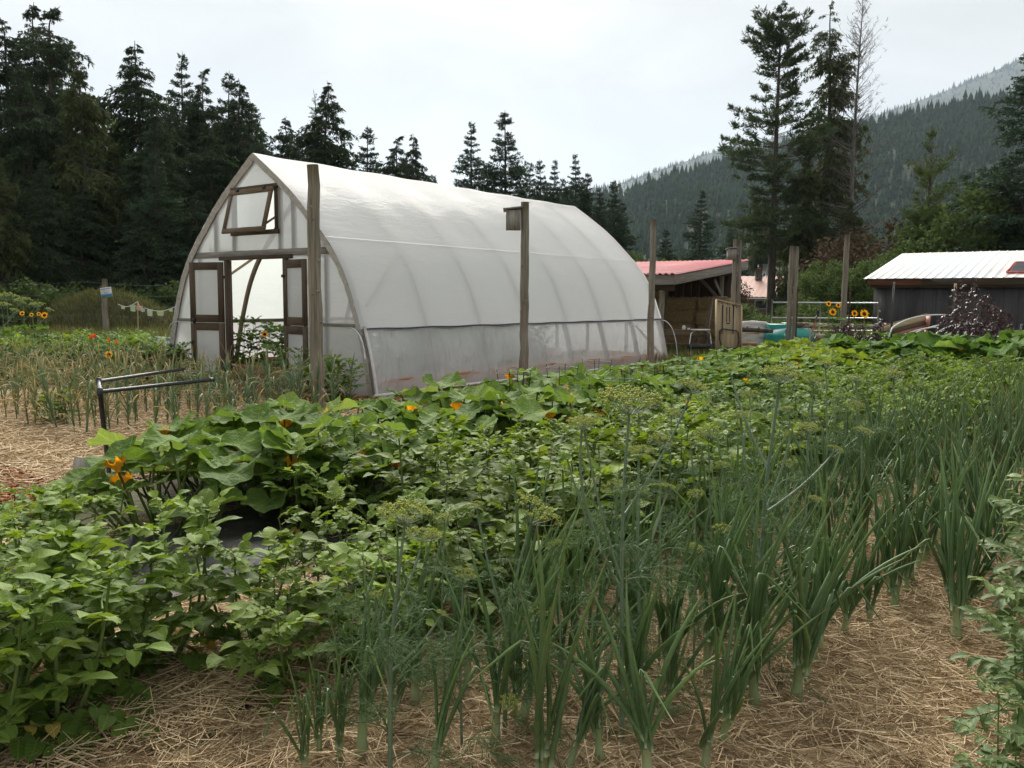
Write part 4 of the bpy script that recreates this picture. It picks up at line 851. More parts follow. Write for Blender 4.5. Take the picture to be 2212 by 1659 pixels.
link('tub', MB().lathe([(.52, 0), (.48, .08), (.36, .25), (.001, .3)], n=24).mesh('tub', M_black, True), wb, Matrix.Translation(Vector((c.x, c.y, .45))) @ Matrix.Rotation(math.radians(78), 4, H_RIGHT))
for s in (-.2, .2): MB().tube([Vector((c.x, c.y, 0))+H_RIGHT*s-H_FWD*.1, Vector((c.x, c.y, 1.0))+H_RIGHT*s+H_FWD*.15], .02, 6).build('handle', M_pale, wb, True)

# ---------------------------------------------------------------- steel pipe frame, end block
pf = thing('pipe_stand', 'black steel pipe frame standing over the squash leaves', 'stand', (2.9, -5.6, 0))
c1, c2 = P(217, 873, 6.9), P(214, 845, 7.75); zt = .86
c1.z = zt; c2.z = zt; e1, e2 = P(455, 851, 7.75), P(398, 829, 8.9); e1.z = zt+.02; e2.z = zt+.02
pb = P(240, 1060, 7.05); pb.z = 0
MB().tube([pb, c1], .020, 9).build('leg', M_steel, pf, True); MB().tube([c1, c2], .019, 9).build('cross_pipe', M_steel, pf, True)
MB().tube([c1, e1], .017, 9).build('long_pipe', M_steel, pf, True); MB().tube([c2, e2], .017, 9).build('long_pipe', M_steel, pf, True)
for q in (c1, c2): MB().lathe([(.001, -.035), (.025, -.03), (.026, .03), (.001, .036)], c=q, n=12).build('elbow', M_steel, pf, True)
MB().tube([e1, e1+(e1-c1).normalized()*.04], .020, 9).build('end_cap', M_steel, pf, True)
bk = thing('timber_block', 'short grey timber block standing at the end of the squash bed', 'block', G(185, 1080)); q = G(180, 1085); 
R_ = Matrix.Rotation(.45, 4, 'Z') @ Matrix.Rotation(-.22, 4, 'X')
link('block', MB().box((0, 0, .17), (.145, .145, .36)).mesh('block', M_grey, False), bk, Matrix.Translation(q) @ R_); link('cut_end', MB().box((0, 0, .353), (.138, .138, .006)).mesh('cut_end', M_concrete, False), bk, Matrix.Translation(q) @ R_)
# weed fabric and hoses
sheet('weed_fabric', [(4.35, -8.9), (5.75, -8.9), (6.2, 4.5), (4.9, 4.5)], .06, M_fabric, .09, .05, 21)
for k, (a, b, lab) in enumerate((((0, 895*1.0), (330, 985), 'black drip hose snaking through the straw'), ((0, 1022), (140, 1028), 'short black hose end beside the bark path'))):
    A, B = G(*a), G(*b); t = np.linspace(0, 1, 20)[:, None]; pts = np.array(A)*(1-t)+np.array(B)*t; pts[:, 0] += .12*np.sin(t[:, 0]*7+k); pts[:, 2] = .05+.015*np.sin(t[:, 0]*15)
    tag(MB().tube(pts, .010, 6).build('drip_hose', M_black, None, True), lab, 'hose')

# ---------------------------------------------------------------- wire fence, sign, bunting at the forest edge
FZ = 25.0
def fpost(px, top, lab, mat=M_post): a = P(px, 690, FZ); a.z = 0; b = P(px, top, FZ); o = thing('wire_fence_post', lab, 'post', a); log_mesh(MB(), a, b, .085, .075, abs(int(px))+9, 9, 6).build('log', mat, o, True); return a, b
fpost(226, 602, 'short brown fence post carrying the blue and white sign'); fpost(-60, 605, 'brown fence post at the forest edge'); fpost(-330, 605, 'brown fence post farther along the forest edge')
wf = thing('wire_fence', 'thin wire fence along the dark forest edge', 'fence', P(200, 690, FZ))
for z in (2.05, 1.72, 1.4, 1.1):
    a, b = P(-360, 640, FZ+.1), P(430, 640, FZ+.1); t = np.linspace(0, 1, 40)[:, None]; p = np.array(a)*(1-t)+np.array(b)*t; p[:, 2] = z-.10*np.abs(np.sin(t[:, 0]*9.2)); MB().tube(p, .0035, 4).build('strand', M_wire, wf, True)
for k in range(44):
    q = P(-360+k*18.4, 640, FZ+.1); MB().tube([(q.x, q.y, .8), (q.x, q.y, 1.97)], .0035, 4).build('stay', M_wire, wf)
sg = thing('sign', 'small tilted white and blue notice on the short brown post', 'sign', P(229, 632, FZ-.12)); c = P(229.5, 631, FZ-.12)
Rm = Matrix((H_RIGHT, -H_FWD, Vector((0, 0, 1)))).transposed() @ Matrix.Rotation(math.radians(-8), 3, 'Y')
def sgp(nm, x, z, w, h, d, m): MB().box(c+Rm @ Vector((x, d, z)), (w, .006, h), Rm).build(nm, m, sg)
sgp('board', 0, 0, .33, .27, 0, M_paper); sgp('top_band', 0, .10, .30, .035, .006, M_lilac); sgp('bottom_band', 0, -.09, .31, .075, .006, M_blue)
def text(body, size, x, z, mat):
    cu = bpy.data.curves.new('lettering', 'FONT'); cu.body = body; cu.size = size; cu.align_x = 'CENTER'; cu.extrude = .001
    o = bpy.data.objects.new('lettering', cu); COL.objects.link(o)
    dg = bpy.context.evaluated_depsgraph_get(); me = bpy.data.meshes.new_from_object(o.evaluated_get(dg)); bpy.data.objects.remove(o)
    me.materials.clear(); me.materials.append(mat)
    M = (Rm @ Matrix.Rotation(math.radians(90), 3, 'X')).to_4x4()
    X = Rm @ Vector((1, 0, 0)); Y = Rm @ Vector((0, 0, 1)); Zv = X.cross(Y); M = Matrix((X, Y, Zv)).transposed().to_4x4(); M.translation = c-H_FWD*.009+Rm @ Vector((x, 0, z)); link('lettering', me, sg, M)
text('Community', .046, 0, .03, M_ink); text('Garden', .046, 0, -.022, M_ink)
bt = thing('bunting', 'string of faded cloth flags sagging above the back garden bed', 'bunting', P(300, 665, 22))
spans = [((255, 657), (297, 651)), ((297, 651), (312, 665)), ((312, 665), (380, 662))]
cols = [(1, 1, .9, 1), (.75, .9, .7, 1), (1, .6, .5, 1), (.8, .85, 1, 1), (1, 1, 1, 1), (.9, .95, .7, 1)]
ci = 0
for (a, b) in spans:
    A, B = P(*a, 22), P(*b, 22); nseg = 7; t = np.linspace(0, 1, 12)[:, None]; p = np.array(A)*(1-t)+np.array(B)*t; p[:, 2] -= .10*np.sin(np.pi*t[:, 0]); MB().tube(p, .008, 5).build('string', M_paper, bt, True)
    for k in range(max(2, int((B-A).length/.26))):
        f = (k+.5)/max(2, int((B-A).length/.26)); q = A.lerp(B, f); q.z -= .10*math.sin(math.pi*f); w = .055+.02*((ci*7) % 3); h = .08+.05*((ci*5) % 3)
        o = MB().add([q-H_RIGHT*w, q+H_RIGHT*w, q+H_RIGHT*w*.7-Vector((0, 0, h))+H_FWD*.02, q-H_RIGHT*w*.8-Vector((0, 0, h*.9))], [(0, 1, 2, 3)]).build('flag', M_flag, bt); o.color = cols[ci % 6]; ci += 1
for k, (px, py, lab) in enumerate(((300, 647, 'pale cone shaped stake top under the bunting'),)):
    a = P(297, 690, 22.1); a.z = 0; tag(MB().tube([a, P(297, 651, 22.1)], .02, 6).build('garden_stake', M_pale, None, True), 'thin pale stake holding up the bunting', 'stake')
c = P(347, 716, 19.5); c.z = 0; bb = thing('metal_trough', 'low grey metal trough among the plants beside the greenhouse', 'trough', c)
for nm, ctr, dims in (('side', (0, -.25, .45), (1.15, .03, .5)), ('side', (0, .25, .45), (1.15, .03, .5)), ('end', (-.57, 0, .45), (.03, .47, .5)), ('end', (.57, 0, .45), (.03, .47, .5)), ('bottom', (0, 0, .19), (1.1, .46, .03))):
    Rz = Matrix.Rotation(math.atan2(H_RIGHT.y, H_RIGHT.x), 3, 'Z'); MB().box(c+Rz @ Vector(ctr), dims, Rz).build(nm, M_galv, bb)
for k in range(9):
    q = P(340+k*6-(k % 3)*9, 770+(k % 2)*5, 16.6+.3*(k % 3)); r = np.random.default_rng(k); th = np.linspace(0, 2*np.pi, 11); R0 = .10+.05*(k % 3)
    prof = [(.001, -.02), (R0*.9, 0), (R0, R0*.45), (R0*.7, R0*.85), (.001, R0)]; mb = MB().lathe(prof, c=(q.x, q.y, .02), n=10); mb.v[-1] += r.normal(size=mb.v[-1].shape)*.012
    tag(mb.build('field_stone', M_stone, None, True), 'rounded tan stone lying by the greenhouse bark path', 'stone', 'stones along the bark path')
# tomato cages among the cucumber vines
for k, (px, py, Z) in enumerate(((1110, 770, 9.8), (1215, 770, 10.6), (1290, 745, 11.6), (1345, 770, 9.0))):
    c = P(px, py, Z); c.z = 0; o = thing('plant_cage', ['green wire plant cage nearest the broad squash leaves', 'green wire plant cage in the middle of the vines', 'green wire plant cage under the birdhouse post', 'green wire plant cage closest to the dill'][k], 'plant cage', c)
    th = np.linspace(0, 2*np.pi, 25)
    for z, r_ in ((.78, .20), (.5, .17), (.25, .14)): link('ring', MB().tube(np.stack([r_*np.cos(th), r_*np.sin(th), np.full(25, z)], -1), .004, 5, cap=False).mesh('ring', M_greenwire, True), o, local=Matrix())
    for j in range(4):
        a = j*math.pi/2+.4; link('upright', MB().tube([(.1*math.cos(a), .1*math.sin(a), -.05), (.205*math.cos(a), .205*math.sin(a), .82)], .004, 5).mesh('upright', M_greenwire, True), o, local=Matrix())
# ---------------------------------------------------------------- trees
def blades(mb, B, D, l, w, r, droop=0.0, mi=0):                  # diamond needles sprigs: base B, direction D, length l, width w
    n = len(B); side = norm(np.cross(D, norm(r.normal(size=(n, 3)))))
    tip = B+D*l[:, None]; tip[:, 2] -= droop*l; mid = B+D*(l*.5)[:, None]; mid[:, 2] -= droop*l*.3
    v = np.stack([B, mid+side*w[:, None], tip, mid-side*w[:, None]], 1).reshape(-1, 3)
    mb.add(v, np.arange(4*n).reshape(-1, 4), mi=mi)
def conifer(seed, H, R, style):
    r = np.random.default_rng(seed); wood_mb, fo = MB(), MB()
    S = dict(hemlock=dict(p=.80, z0=.03, n=400, a0=(.10, -.40), droop=.50, tw=26, bl=7, bw=.040, bll=.26, up=0),
             fir=dict(p=.86, z0=.04, n=380, a0=(.45, -.25), droop=.15, tw=22, bl=7, bw=.038, bll=.24, up=.1),
             pine=dict(p=.55, z0=.25, n=270, a0=(.50, -.12), droop=-.08, tw=24, bl=12, bw=.034, bll=.34, up=.4),
             cedar=dict(p=.62, z0=.04, n=330, a0=(.35, -.35), droop=.5, tw=18, bl=8, bw=.046, bll=.32, up=-.5),
             young=dict(p=.8, z0=.05, n=170, a0=(.80, .05), droop=-.20, tw=18, bl=11, bw=.024, bll=.26, up=.5),
             dead=dict(p=.62, z0=.10, n=220, a0=(.95, .05), droop=-.25, tw=7, bl=0, bw=.0, bll=.0, up=.3),
             larch=dict(p=.85, z0=.05, n=260, a0=(.5, .0), droop=.05, tw=18, bl=5, bw=.030, bll=.22, up=.1))[style]
    sway = r.normal(size=2)*.012*H; tipb = r.normal(size=2)*(.035*H if style in ('hemlock', 'cedar') else .006*H)
    def axis(z):
        f = np.asarray(z)/H; c = np.clip((f-.93)/.07, 0, 1)**2
        return np.stack([sway[0]*np.sin(f*3)+tipb[0]*c*.55, sway[1]*np.sin(f*3)+tipb[1]*c*.55, np.asarray(z)*1.0-(.018*H*c if style == 'hemlock' else 0)], -1)
    zz = np.linspace(0, H, 26); wood_mb.tube(axis(zz), H*(.0135 if style != 'dead' else .0085)*(1-zz/H)**.9+.012, 8)
    z = S['z0']*H+(1-S['z0'])*H*np.sort(r.uniform(0, 1, S['n'])**.8)*.985
    if style in ('fir', 'young', 'pine'):                          # whorls
        k = int(30 if style == 'fir' else 22 if style == 'pine' else 15); lev = np.linspace(S['z0']*H, .97*H, k); z = lev[r.integers(0, k, S['n'])]+r.normal(size=S['n'])*H*.006; z = z.clip(0, .985*H)
    if style in ('hemlock', 'cedar', 'larch'):                     # loose tiers
        lev = np.sort(r.uniform(S['z0'], .98, 44))*H; z = np.where(r.uniform(0, 1, len(z)) < .6, lev[r.integers(0, 44, len(z))]+r.normal(size=len(z))*H*.007, z).clip(0, .985*H)
    f = ((z-S['z0']*H)/((1-S['z0'])*H)).clip(0, 1); n = len(z)
    prof = (1-f)**S['p']
    if style in ('hemlock', 'fir', 'cedar', 'larch'): prof = prof*(1-.12*np.clip((f-.72)/.28, 0, 1))
    if style == 'pine': prof = np.minimum(prof, .35+2.6*f)*(.75+.35*np.sin(f*17+seed))
    if style == 'dead': prof = np.minimum(prof, .75+.5*f)
    lump = 1+.22*np.sin(f*23+seed)+.12*np.sin(f*51+seed*2)
    L = R*prof*lump*r.uniform(.60, 1.15, n)+.06; az = r.uniform(0, 2*np.pi, n)
    el = S['a0'][0]*f**1.2+S['a0'][1]*(1-f)**1.0*1.0+r.normal(size=n)*.09
    base = axis(z); hd = np.stack([np.cos(az), np.sin(az)], -1); TT = np.linspace(0, 1, 8)
    def bp(i, t):
        h = L[i]*t; dz = np.tan(el[i])*h-S['droop']*L[i]*.55*t**2.1*(1-f[i]*.3)+S['up']*L[i]*.18*t**3
        return np.stack([base[i, 0]+hd[i, 0]*h, base[i, 1]+hd[i, 1]*h, base[i, 2]+dz], -1)
    Bs, Ds, Ls, Ss = [], [], [], []
    for i in range(n):
        wood_mb.tube(bp(i, TT[::2] if L[i] > .8 else TT[::3]), np.linspace(.012+.009*L[i], .006, len(TT[::2] if L[i] > .8 else TT[::3])), 3, cap=False)
        m = max(2, int(S['tw']*(.2+.8*L[i]/R))); t = np.sort(r.uniform(.12 if style != 'pine' else .3, 1, m)); q = bp(i, t); tn = norm(bp(i, t+.03)-bp(i, t-.03))
        sd = np.stack([-hd[i, 1], hd[i, 0], 0*1.0]) if False else np.array([-hd[i, 1], hd[i, 0], 0]); sg = r.choice([-1., 1.], m)[:, None]
        d = norm(tn*r.uniform(.45, 1.0, (m, 1))+sd*sg*r.uniform(.3, 1.0, (m, 1))+np.array([0, 0, 1])*(r.normal(size=(m, 1))*.12-.35*S['droop']+.45*max(S['up'], 0)))
        if S['up'] < 0: d = norm(d+np.array([0, 0, -.55]))
        l = (L[i]*.30*(1.15-t)+.02+.20*min(1, L[i]/1.5))*r.uniform(.6, 1.2, m); Bs.append(q); Ds.append(d); Ls.append(l); Ss.append(np.full(m, .36+.64*min(1, L[i]/1.6)))
    B, D, l = np.concatenate(Bs), np.concatenate(Ds), np.concatenate(Ls)
    # twig wood: slim slivers
    tw = MB(); blades(tw if style == 'dead' else fo, B, D, l, np.full(len(B), .010 if style != 'dead' else .016), r, .15 if style != 'dead' else -.1)
    if style == 'dead':
        wood_mb.merge(tw)
        b2 = np.repeat(B, 4, 0)+np.repeat(D*l[:, None], 4, 0)*r.uniform(.2, .9, (len(B)*4, 1)); d2 = norm(np.repeat(D, 4, 0)+r.normal(size=(len(b2), 3))*.7); t2 = MB(); blades(t2, b2, d2, r.uniform(.15, .45, len(b2)), np.full(len(b2), .012), r); wood_mb.merge(t2)
        return wood_mb, None
    k = S['bl']; s = r.uniform(.05, 1.0, (len(B), k)); q = (B[:, None]+D[:, None]*(l[:, None]*s)[..., None]); q[..., 2] -= .12*l[:, None]*s**2
    dd = norm(D[:, None]*.75+r.normal(size=(len(B), k, 3))*.52+np.array([0, 0, -.30*max(S['droop'], 0)+(.25 if S['up'] > .2 else 0)]))
    sz = np.concatenate(Ss)[:, None]; ll = sz*S['bll']*r.uniform(.6, 1.35, (len(B), k)); ww = sz*S['bw']*r.uniform(.7, 1.3, (len(B), k))
    blades(fo, q.reshape(-1, 3), dd.reshape(-1, 3), ll.ravel(), ww.ravel(), r, .25 if style in ('hemlock', 'cedar') else 0)
    return wood_mb, fo
TM = {}
def tree_mesh(key, style, seed, H, R, mat):
    w, fo = conifer(seed, H, R, style); TM[key] = (w.mesh('trunk', M_bark if style != 'dead' else M_dead, True), fo.mesh('crown', mat, False) if fo else None, H)
tree_mesh('h1', 'hemlock', 1, 18, 5.0, L_con[0]); tree_mesh('h2', 'hemlock', 2, 16, 4.3, L_con[0]); tree_mesh('h3', 'hemlock', 3, 14, 4.7, L_con[0])
tree_mesh('f1', 'fir', 4, 15, 3.5, L_con[1]); tree_mesh('f2', 'fir', 5, 13, 3.4, L_con[1]); tree_mesh('l1', 'larch', 6, 14, 2.4, L_con[3])
tree_mesh('p1', 'pine', 7, 24, 5.6, L_con[2]); tree_mesh('c1', 'cedar', 8, 24, 4.3, L_con[3]); tree_mesh('d1', 'dead', 9, 25, 3.8, None); tree_mesh('y1', 'young', 10, 11, 3.0, L_con[4])
tree_mesh('c2', 'cedar', 14, 14, 3.0, L_con[3])
def tree(name, key, px, py, Z, label, rz, wide=1.0, group=None, cat='tree', lean=0):
    top = P(px, py, Z); tr, cr, H = TM[key]; s = max(.2, top.z)/H
    o = thing(name, label, cat, (top.x, top.y, 0), group, trs((top.x, top.y, -.1), rz, lean, 0, (s*wide, s*wide, s)))
    link('trunk', tr, o, local=Matrix())
    if cr: link('crown', cr, o, local=Matrix())
    return o
EDGE = 'conifers along the forest edge'
T = [('hemlock_tree', 'h2', 8, 18, 41, 'hemlock with a thin crown cut by the photo edge', .3, .9), ('hemlock_tree', 'h1', 66, -10, 43, 'very tall hemlock, first of the joined pair at the forest corner', 1.2, 1.0), ('hemlock_tree', 'h1', 106, -8, 40, 'tallest broad hemlock with long sweeping lower branches', 2.4, 1.15),
     ('hemlock_tree', 'h3', 288, 74, 42, 'broad hemlock with tiered fan branches and a hooked top', .6, 1.0), ('fir_tree', 'f1', 392, 106, 46, 'pointed fir rising behind the tiered hemlock', 1.5, .85), ('hemlock_tree', 'h2', 434, 128, 45, 'slim hemlock with a bent tip beside the pointed fir', 3.0, .75),
     ('fir_tree', 'f2', 496, 148, 46, 'narrow fir, first of two close tips above the gable', .2, .8), ('hemlock_tree', 'h3', 522, 153, 43, 'dense hemlock, second of two close tips above the gable', 4.2, .95), ('hemlock_tree', 'h3', 610, 236, 46, 'shorter hemlock just behind the greenhouse peak', 2.2, .95),
     ('larch_tree', 'l1', 680, 190, 50, 'feathery pale larch above the greenhouse roof', 1.1, .9), ('hemlock_tree', 'h3', 716, 160, 45, 'hemlock with a curled tip beside the feathery larch', 5.1, .95), ('fir_tree', 'f2', 795, 267, 52, 'small pointed fir past the curled hemlock', .8, .9),
     ('hemlock_tree', 'h2', 855, 280, 54, 'short hemlock above the middle of the greenhouse ridge', 2.6, 1.0), ('hemlock_tree', 'h3', 893, 274, 52, 'drooping hemlock at the gap of open sky', 3.4, .75),
     ('fir_tree', 'f1', 1018, 257, 62, 'slim fir, shorter of the two across the sky gap', 2.0, .95), ('fir_tree', 'f2', 1090, 234, 60, 'full fir, taller of the two across the sky gap', 4.0, 1.0),
     ('fir_tree', 'f1', 1146, 345, 66, 'low dark fir against the tall full fir', 1.0, .9), ('fir_tree', 'f2', 1165, 340, 68, 'low fir with a thin spire past the full fir', 2.5, .8), ('fir_tree', 'f1', 1199, 340, 66, 'separate pointed low fir over the roof ridge', .4, .85),
     ('fir_tree', 'f1', 1243, 327, 62, 'taller fir above the far end of the ridge', 3.3, .9), ('fir_tree', 'f2', 1270, 368, 62, 'fir shouldering the far end of the ridge', 5.0, .9), ('fir_tree', 'f2', 1326, 384, 60, 'last dark fir before the open hillside', 1.7, .95),
     ('fir_tree', 'f1', 1295, 400, 58, 'hidden fir between the last firs of the ridge', 2.9, 1.0), ('fir_tree', 'f2', 1224, 395, 58, 'low bushy fir behind the roof line', 3.9, 1.1),
     ('fir_tree', 'f1', 1517, 405, 52, 'lone dark fir behind the red roof', .9, 1.05), ('fir_tree', 'f2', 1580, 470, 95, 'low fir beside the pine trunk behind the red roof', 2.1, 1.2), ('fir_tree', 'f2', 1440, 490, 56, 'small fir low behind the red roof ridge', 4.4, 1.15),
     ('pine_tree', 'p1', 1690, -4, 57, 'huge pine with a long bare trunk beside the red roofed shed', 1.3, 1.0), ('cedar_tree', 'c1', 1790, -8, 60, 'tall shaggy cedar next to the huge pine', 2.0, 1.0), ('dead_tree', 'd1', 1868, -25, 56, 'dead leafless grey tree beside the cedar', .5, 1.0),
     ('young_pine', 'y1', 2016, 280, 44, 'young light green pine with upright candles behind the dark shed', 1.0, .95),
     ('fir_tree', 'f1', 2236, 60, 40, 'large dark fir at the frame edge above the dark shed', 2.3, 1.25), ('fir_tree', 'f2', 2180, 330, 42, 'dark fir crowding the large fir above the dark shed', 1.9, 1.25),
     ('cedar_tree', 'c2', 1745, 330, 57, 'brown green cedar filling in below the tall cedar', 4.0, .95), ('cedar_tree', 'c2', 1835, 420, 55, 'dusky cedar below the dead tree', .3, 1.0), ('cedar_tree', 'c2', 1660, 420, 100, 'dusky cedar behind the bare pine trunk', 5.0, 1.0),
     ('hemlock_tree', 'h3', 30, 120, 36, 'dark hemlock filling the corner below the tallest pair', 2.2, 1.0), ('cedar_tree', 'c2', 165, 120, 36.5, 'olive cedar before the tallest hemlock', 1.4, .95), ('hemlock_tree', 'h3', 345, 225, 37, 'dark hemlock below the tiered hemlock', 4.8, 1.0),
     ('fir_tree', 'f2', 330, 320, 33.5, 'lighter spruce top standing lowest at the forest front', 3.0, 1.1), ('hemlock_tree', 'h2', 455, 250, 39, 'dark hemlock below the slim bent one', 5.6, 1.2), ('fir_tree', 'f2', 560, 300, 40, 'dark fir right behind the greenhouse gable', .7, 1.2),
     ('hemlock_tree', 'h3', 660, 330, 43, 'low hemlock hugging the greenhouse ridge', 1.5, 1.1), ('hemlock_tree', 'h2', 760, 330, 47, 'low hemlock under the small pointed fir', 2.7, 1.2), ('cedar_tree', 'c2', 240, 300, 40, 'dark cedar under the gap in the trees', 3.6, 1.1),
     ('hemlock_tree', 'h3', 95, 330, 33, 'dark front hemlock behind the wire fence', .1, .9), ('hemlock_tree', 'h2', 420, 400, 34, 'dark front hemlock beside the greenhouse gable', 1.9, 1.3), ('cedar_tree', 'c2', -10, 330, 31, 'green tinged cedar at the photo edge', 2.8, .9), ('hemlock_tree', 'h1', -80, 30, 40, 'hemlock just past the photo edge', 4.1, 1.0),
     ('hemlock_tree', 'h3', 185, 380, 34.5, 'dark front hemlock behind the short sign post', 5.2, 1.1), ('hemlock_tree', 'h3', 300, 440, 32.5, 'low dark hemlock behind the bunting', .9, 1.2)]
FILL = [(575, 285, 50, 'h2'), (640, 300, 52, 'f1'), (700, 300, 52, 'h3'), (745, 300, 55, 'f1'), (825, 335, 56, 'h3'), (872, 335, 58, 'f2'), (935, 372, 60, 'f1'), (1050, 350, 66, 'f2'), (1120, 385, 68, 'f1'), (1182, 388, 70, 'f2'), (1215, 380, 70, 'f1'), (1256, 385, 68, 'f2'), (1300, 412, 66, 'f1'), (1345, 432, 62, 'f2'), (470, 215, 50, 'h3'), (360, 180, 50, 'h2'), (410, 190, 50, 'f1'), (250, 250, 48, 'h2'), (140, 130, 47, 'h3'), (545, 220, 50, 'f2')]
FLAB = ['narrow filler hemlock behind the greenhouse peak', 'fir filling the gap past the greenhouse peak', 'hemlock filling in under the larch', 'fir closing in behind the curled hemlock', 'dark hemlock under the small pointed fir', 'low fir under the drooping hemlock', 'lowest fir before the gap of open sky', 'low fir between the two sky gap firs', 'low fir touching the full fir', 'low fir behind the thin spire', 'low fir behind the separate pointed fir', 'low fir behind the ridge end fir', 'low fir shoulder near the last dark fir', 'lowest fir meeting the open hillside', 'hemlock behind the slim bent hemlock', 'hemlock behind the pointed fir', 'fir pressed behind the slim bent hemlock', 'hemlock behind the loose birch', 'hemlock behind the tallest broad hemlock', 'fir behind the dense gable hemlock']
for k_, (a_, b_, z_, ky) in enumerate(FILL): T.append(('hemlock_tree' if ky[0] == 'h' else 'fir_tree', ky, a_, b_, z_, FLAB[k_], k_*1.37, 1.05))
for t in T: tree(*t[:7], wide=t[7], group=EDGE)
# broad-leaved crowns
def broad(seed, H, R, n, leaf=.10, z0=.1, clumps=70):
    r = np.random.default_rng(seed); wd, fo = MB(), MB(); c = norm(r.normal(size=(clumps, 3)))*r.uniform(.35, 1, (clumps, 1))**.5*np.array([R, R, H*(1-z0)/2]); c[:, 2] += H*(1+z0)/2
    tk = H*.5; wd.tube([(0, 0, -.1), (.03, 0, tk*.5), (0, .04, tk)], [H*.02+.02, H*.016+.015, H*.010+.01], 7)
    for q in c[::2]: wd.tube(bez((0, 0, tk*r.uniform(.3, .95)), (q[0]*.4, q[1]*.4, q[2]*.8), q, 5), np.linspace(.02+H*.003, .006, 5), 4, cap=False)
    k = n//clumps; rad = R*r.uniform(.16, .34, clumps)
    q = (c[:, None]+norm(r.normal(size=(clumps, k, 3)))*(rad[:, None]*r.uniform(.2, 1, (clumps, k))**.5)[..., None]).reshape(-1, 3)
    q[:, 2] = q[:, 2].clip(.05); d = norm(r.normal(size=(len(q), 3))+np.array([0, 0, -.2])); blades(fo, q, d, leaf*r.uniform(.7, 1.4, len(q)), leaf*.34*r.uniform(.7, 1.3, len(q)), r)
    return wd, fo
def broad_mesh(key, seed, H, R, n, mat, leaf, z0=.05, clumps=70): w, fo = broad(seed, H, R, n, leaf, z0, clumps); TM[key] = (w.mesh('trunk', M_bark, True), fo.mesh('crown', mat, False), H)
broad_mesh('b1', 21, 9, 2.6, 14000, L_con[5], .17, .2, 90); broad_mesh('b2', 22, 5, 2.2, 12000, L_con[5], .15, .02, 80); broad_mesh('b3', 23, 4, 2.2, 9000, L_con[6], .14, .02, 70); broad_mesh('s1', 24, 1.5, 1.0, 5200, L_con[5], .085, 0, 60)
for q in [('birch_tree', 'b1', 213, 225, 44, 'loose leafy birch in the gap between hemlocks', 0, .8), ('leafy_tree', 'b2', 2100, 400, 42, 'bushy bright green tree behind the dark shed', 1, 1.1), ('leafy_tree', 'b2', 1985, 520, 41, 'low leafy tree behind the white roof corner', 2, 1.2), ('leafy_tree', 'b3', 1900, 480, 48, 'rusty brown leafy tree below the dead tree', 3, 1.1),
          ('leafy_tree', 'b2', 1875, 560, 38, 'dark leafy bush behind the thin post', 4, 1.0), ('leafy_tree', 'b2', 1790, 560, 40, 'dark leafy bush behind the pipe gate', 5, 1.1), ('leafy_tree', 'b1', 2170, 470, 41, 'leafy tree above the solar panel', 1.5, 1.0), ('leafy_tree', 'b2', 1345, 540, 50, 'olive leafy tree at the far corner of the greenhouse', .6, 1.1), ('leafy_tree', 'b2', 1430, 560, 46, 'leafy bush behind the red roof', 2.4, 1.3), ('leafy_tree', 'b2', 1740, 590, 60, 'leafy bush beside the far pink roofed house', .2, 1.0), ('leafy_tree', 'b3', 1548, 590, 52, 'brownish bush behind the birdhouse on the split post', 1.0, 1.1), ('leafy_tree', 'b2', 2060, 540, 40, 'leafy bush just behind the white roof', 3.5, 1.2)]:
    tree(*q[:7], wide=q[7], group='leafy trees behind the sheds')
for k, (px, py, Z) in enumerate([(-30, 615, 27.5), (60, 612, 28), (110, 630, 30.5), (160, 620, 31), (260, 622, 31), (300, 635, 30.5), (345, 625, 31), (385, 618, 30.5), (20, 640, 29), (1600, 660, 40), (1690, 665, 36), (1760, 650, 34), (1560, 640, 42)]):
    tree('shrub', 's1', px, py, Z, 'low leafy shrub at the foot of the forest' if px < 1000 else 'low leafy shrub in the meadow behind the gate', k*1.3, 1.3, 'low shrubs at the forest foot' if px < 1000 else 'low shrubs in the meadow', 'shrub')
# meadow grass
def grass(name, label, region, n, h, seed, mat=None):
    r = np.random.default_rng(seed); px = r.uniform(region[0], region[1], n); Zs = r.uniform(region[2], region[3], n); B = np.zeros((n, 3))
    for i in range(n): q = P(px[i], 650, Zs[i]); B[i] = (q.x, q.y, 0)
    if len(region) > 4:                                            # a mound
        cx, cz, rr, mh = region[4]; c = P(cx, 650, cz); B[:, 2] = mh*np.exp(-((B[:, 0]-c.x)**2+(B[:, 1]-c.y)**2)/rr**2)*.9
    D = norm(np.stack([r.normal(size=n)*.35, r.normal(size=n)*.35, np.ones(n)], -1)); mb = MB(); blades(mb, B, D, h*r.uniform(.5, 1.3, n), h*.022*r.uniform(.7, 1.4, n)+.004, r, .1); return tag(mb.build(name, mat or L_grass), label, 'grass', kind='stuff')
grass('grass', 'long meadow grass along the wire fence', (-60, 420, 22, 29), 16000, .75, 3)
grass('grass', 'tall dry meadow grass behind the gate', (1540, 1960, 27, 45), 22000, .8, 4)
grass('grass', 'weedy grass around the sheds and posts', (1380, 2230, 20, 27), 9000, .35, 5)
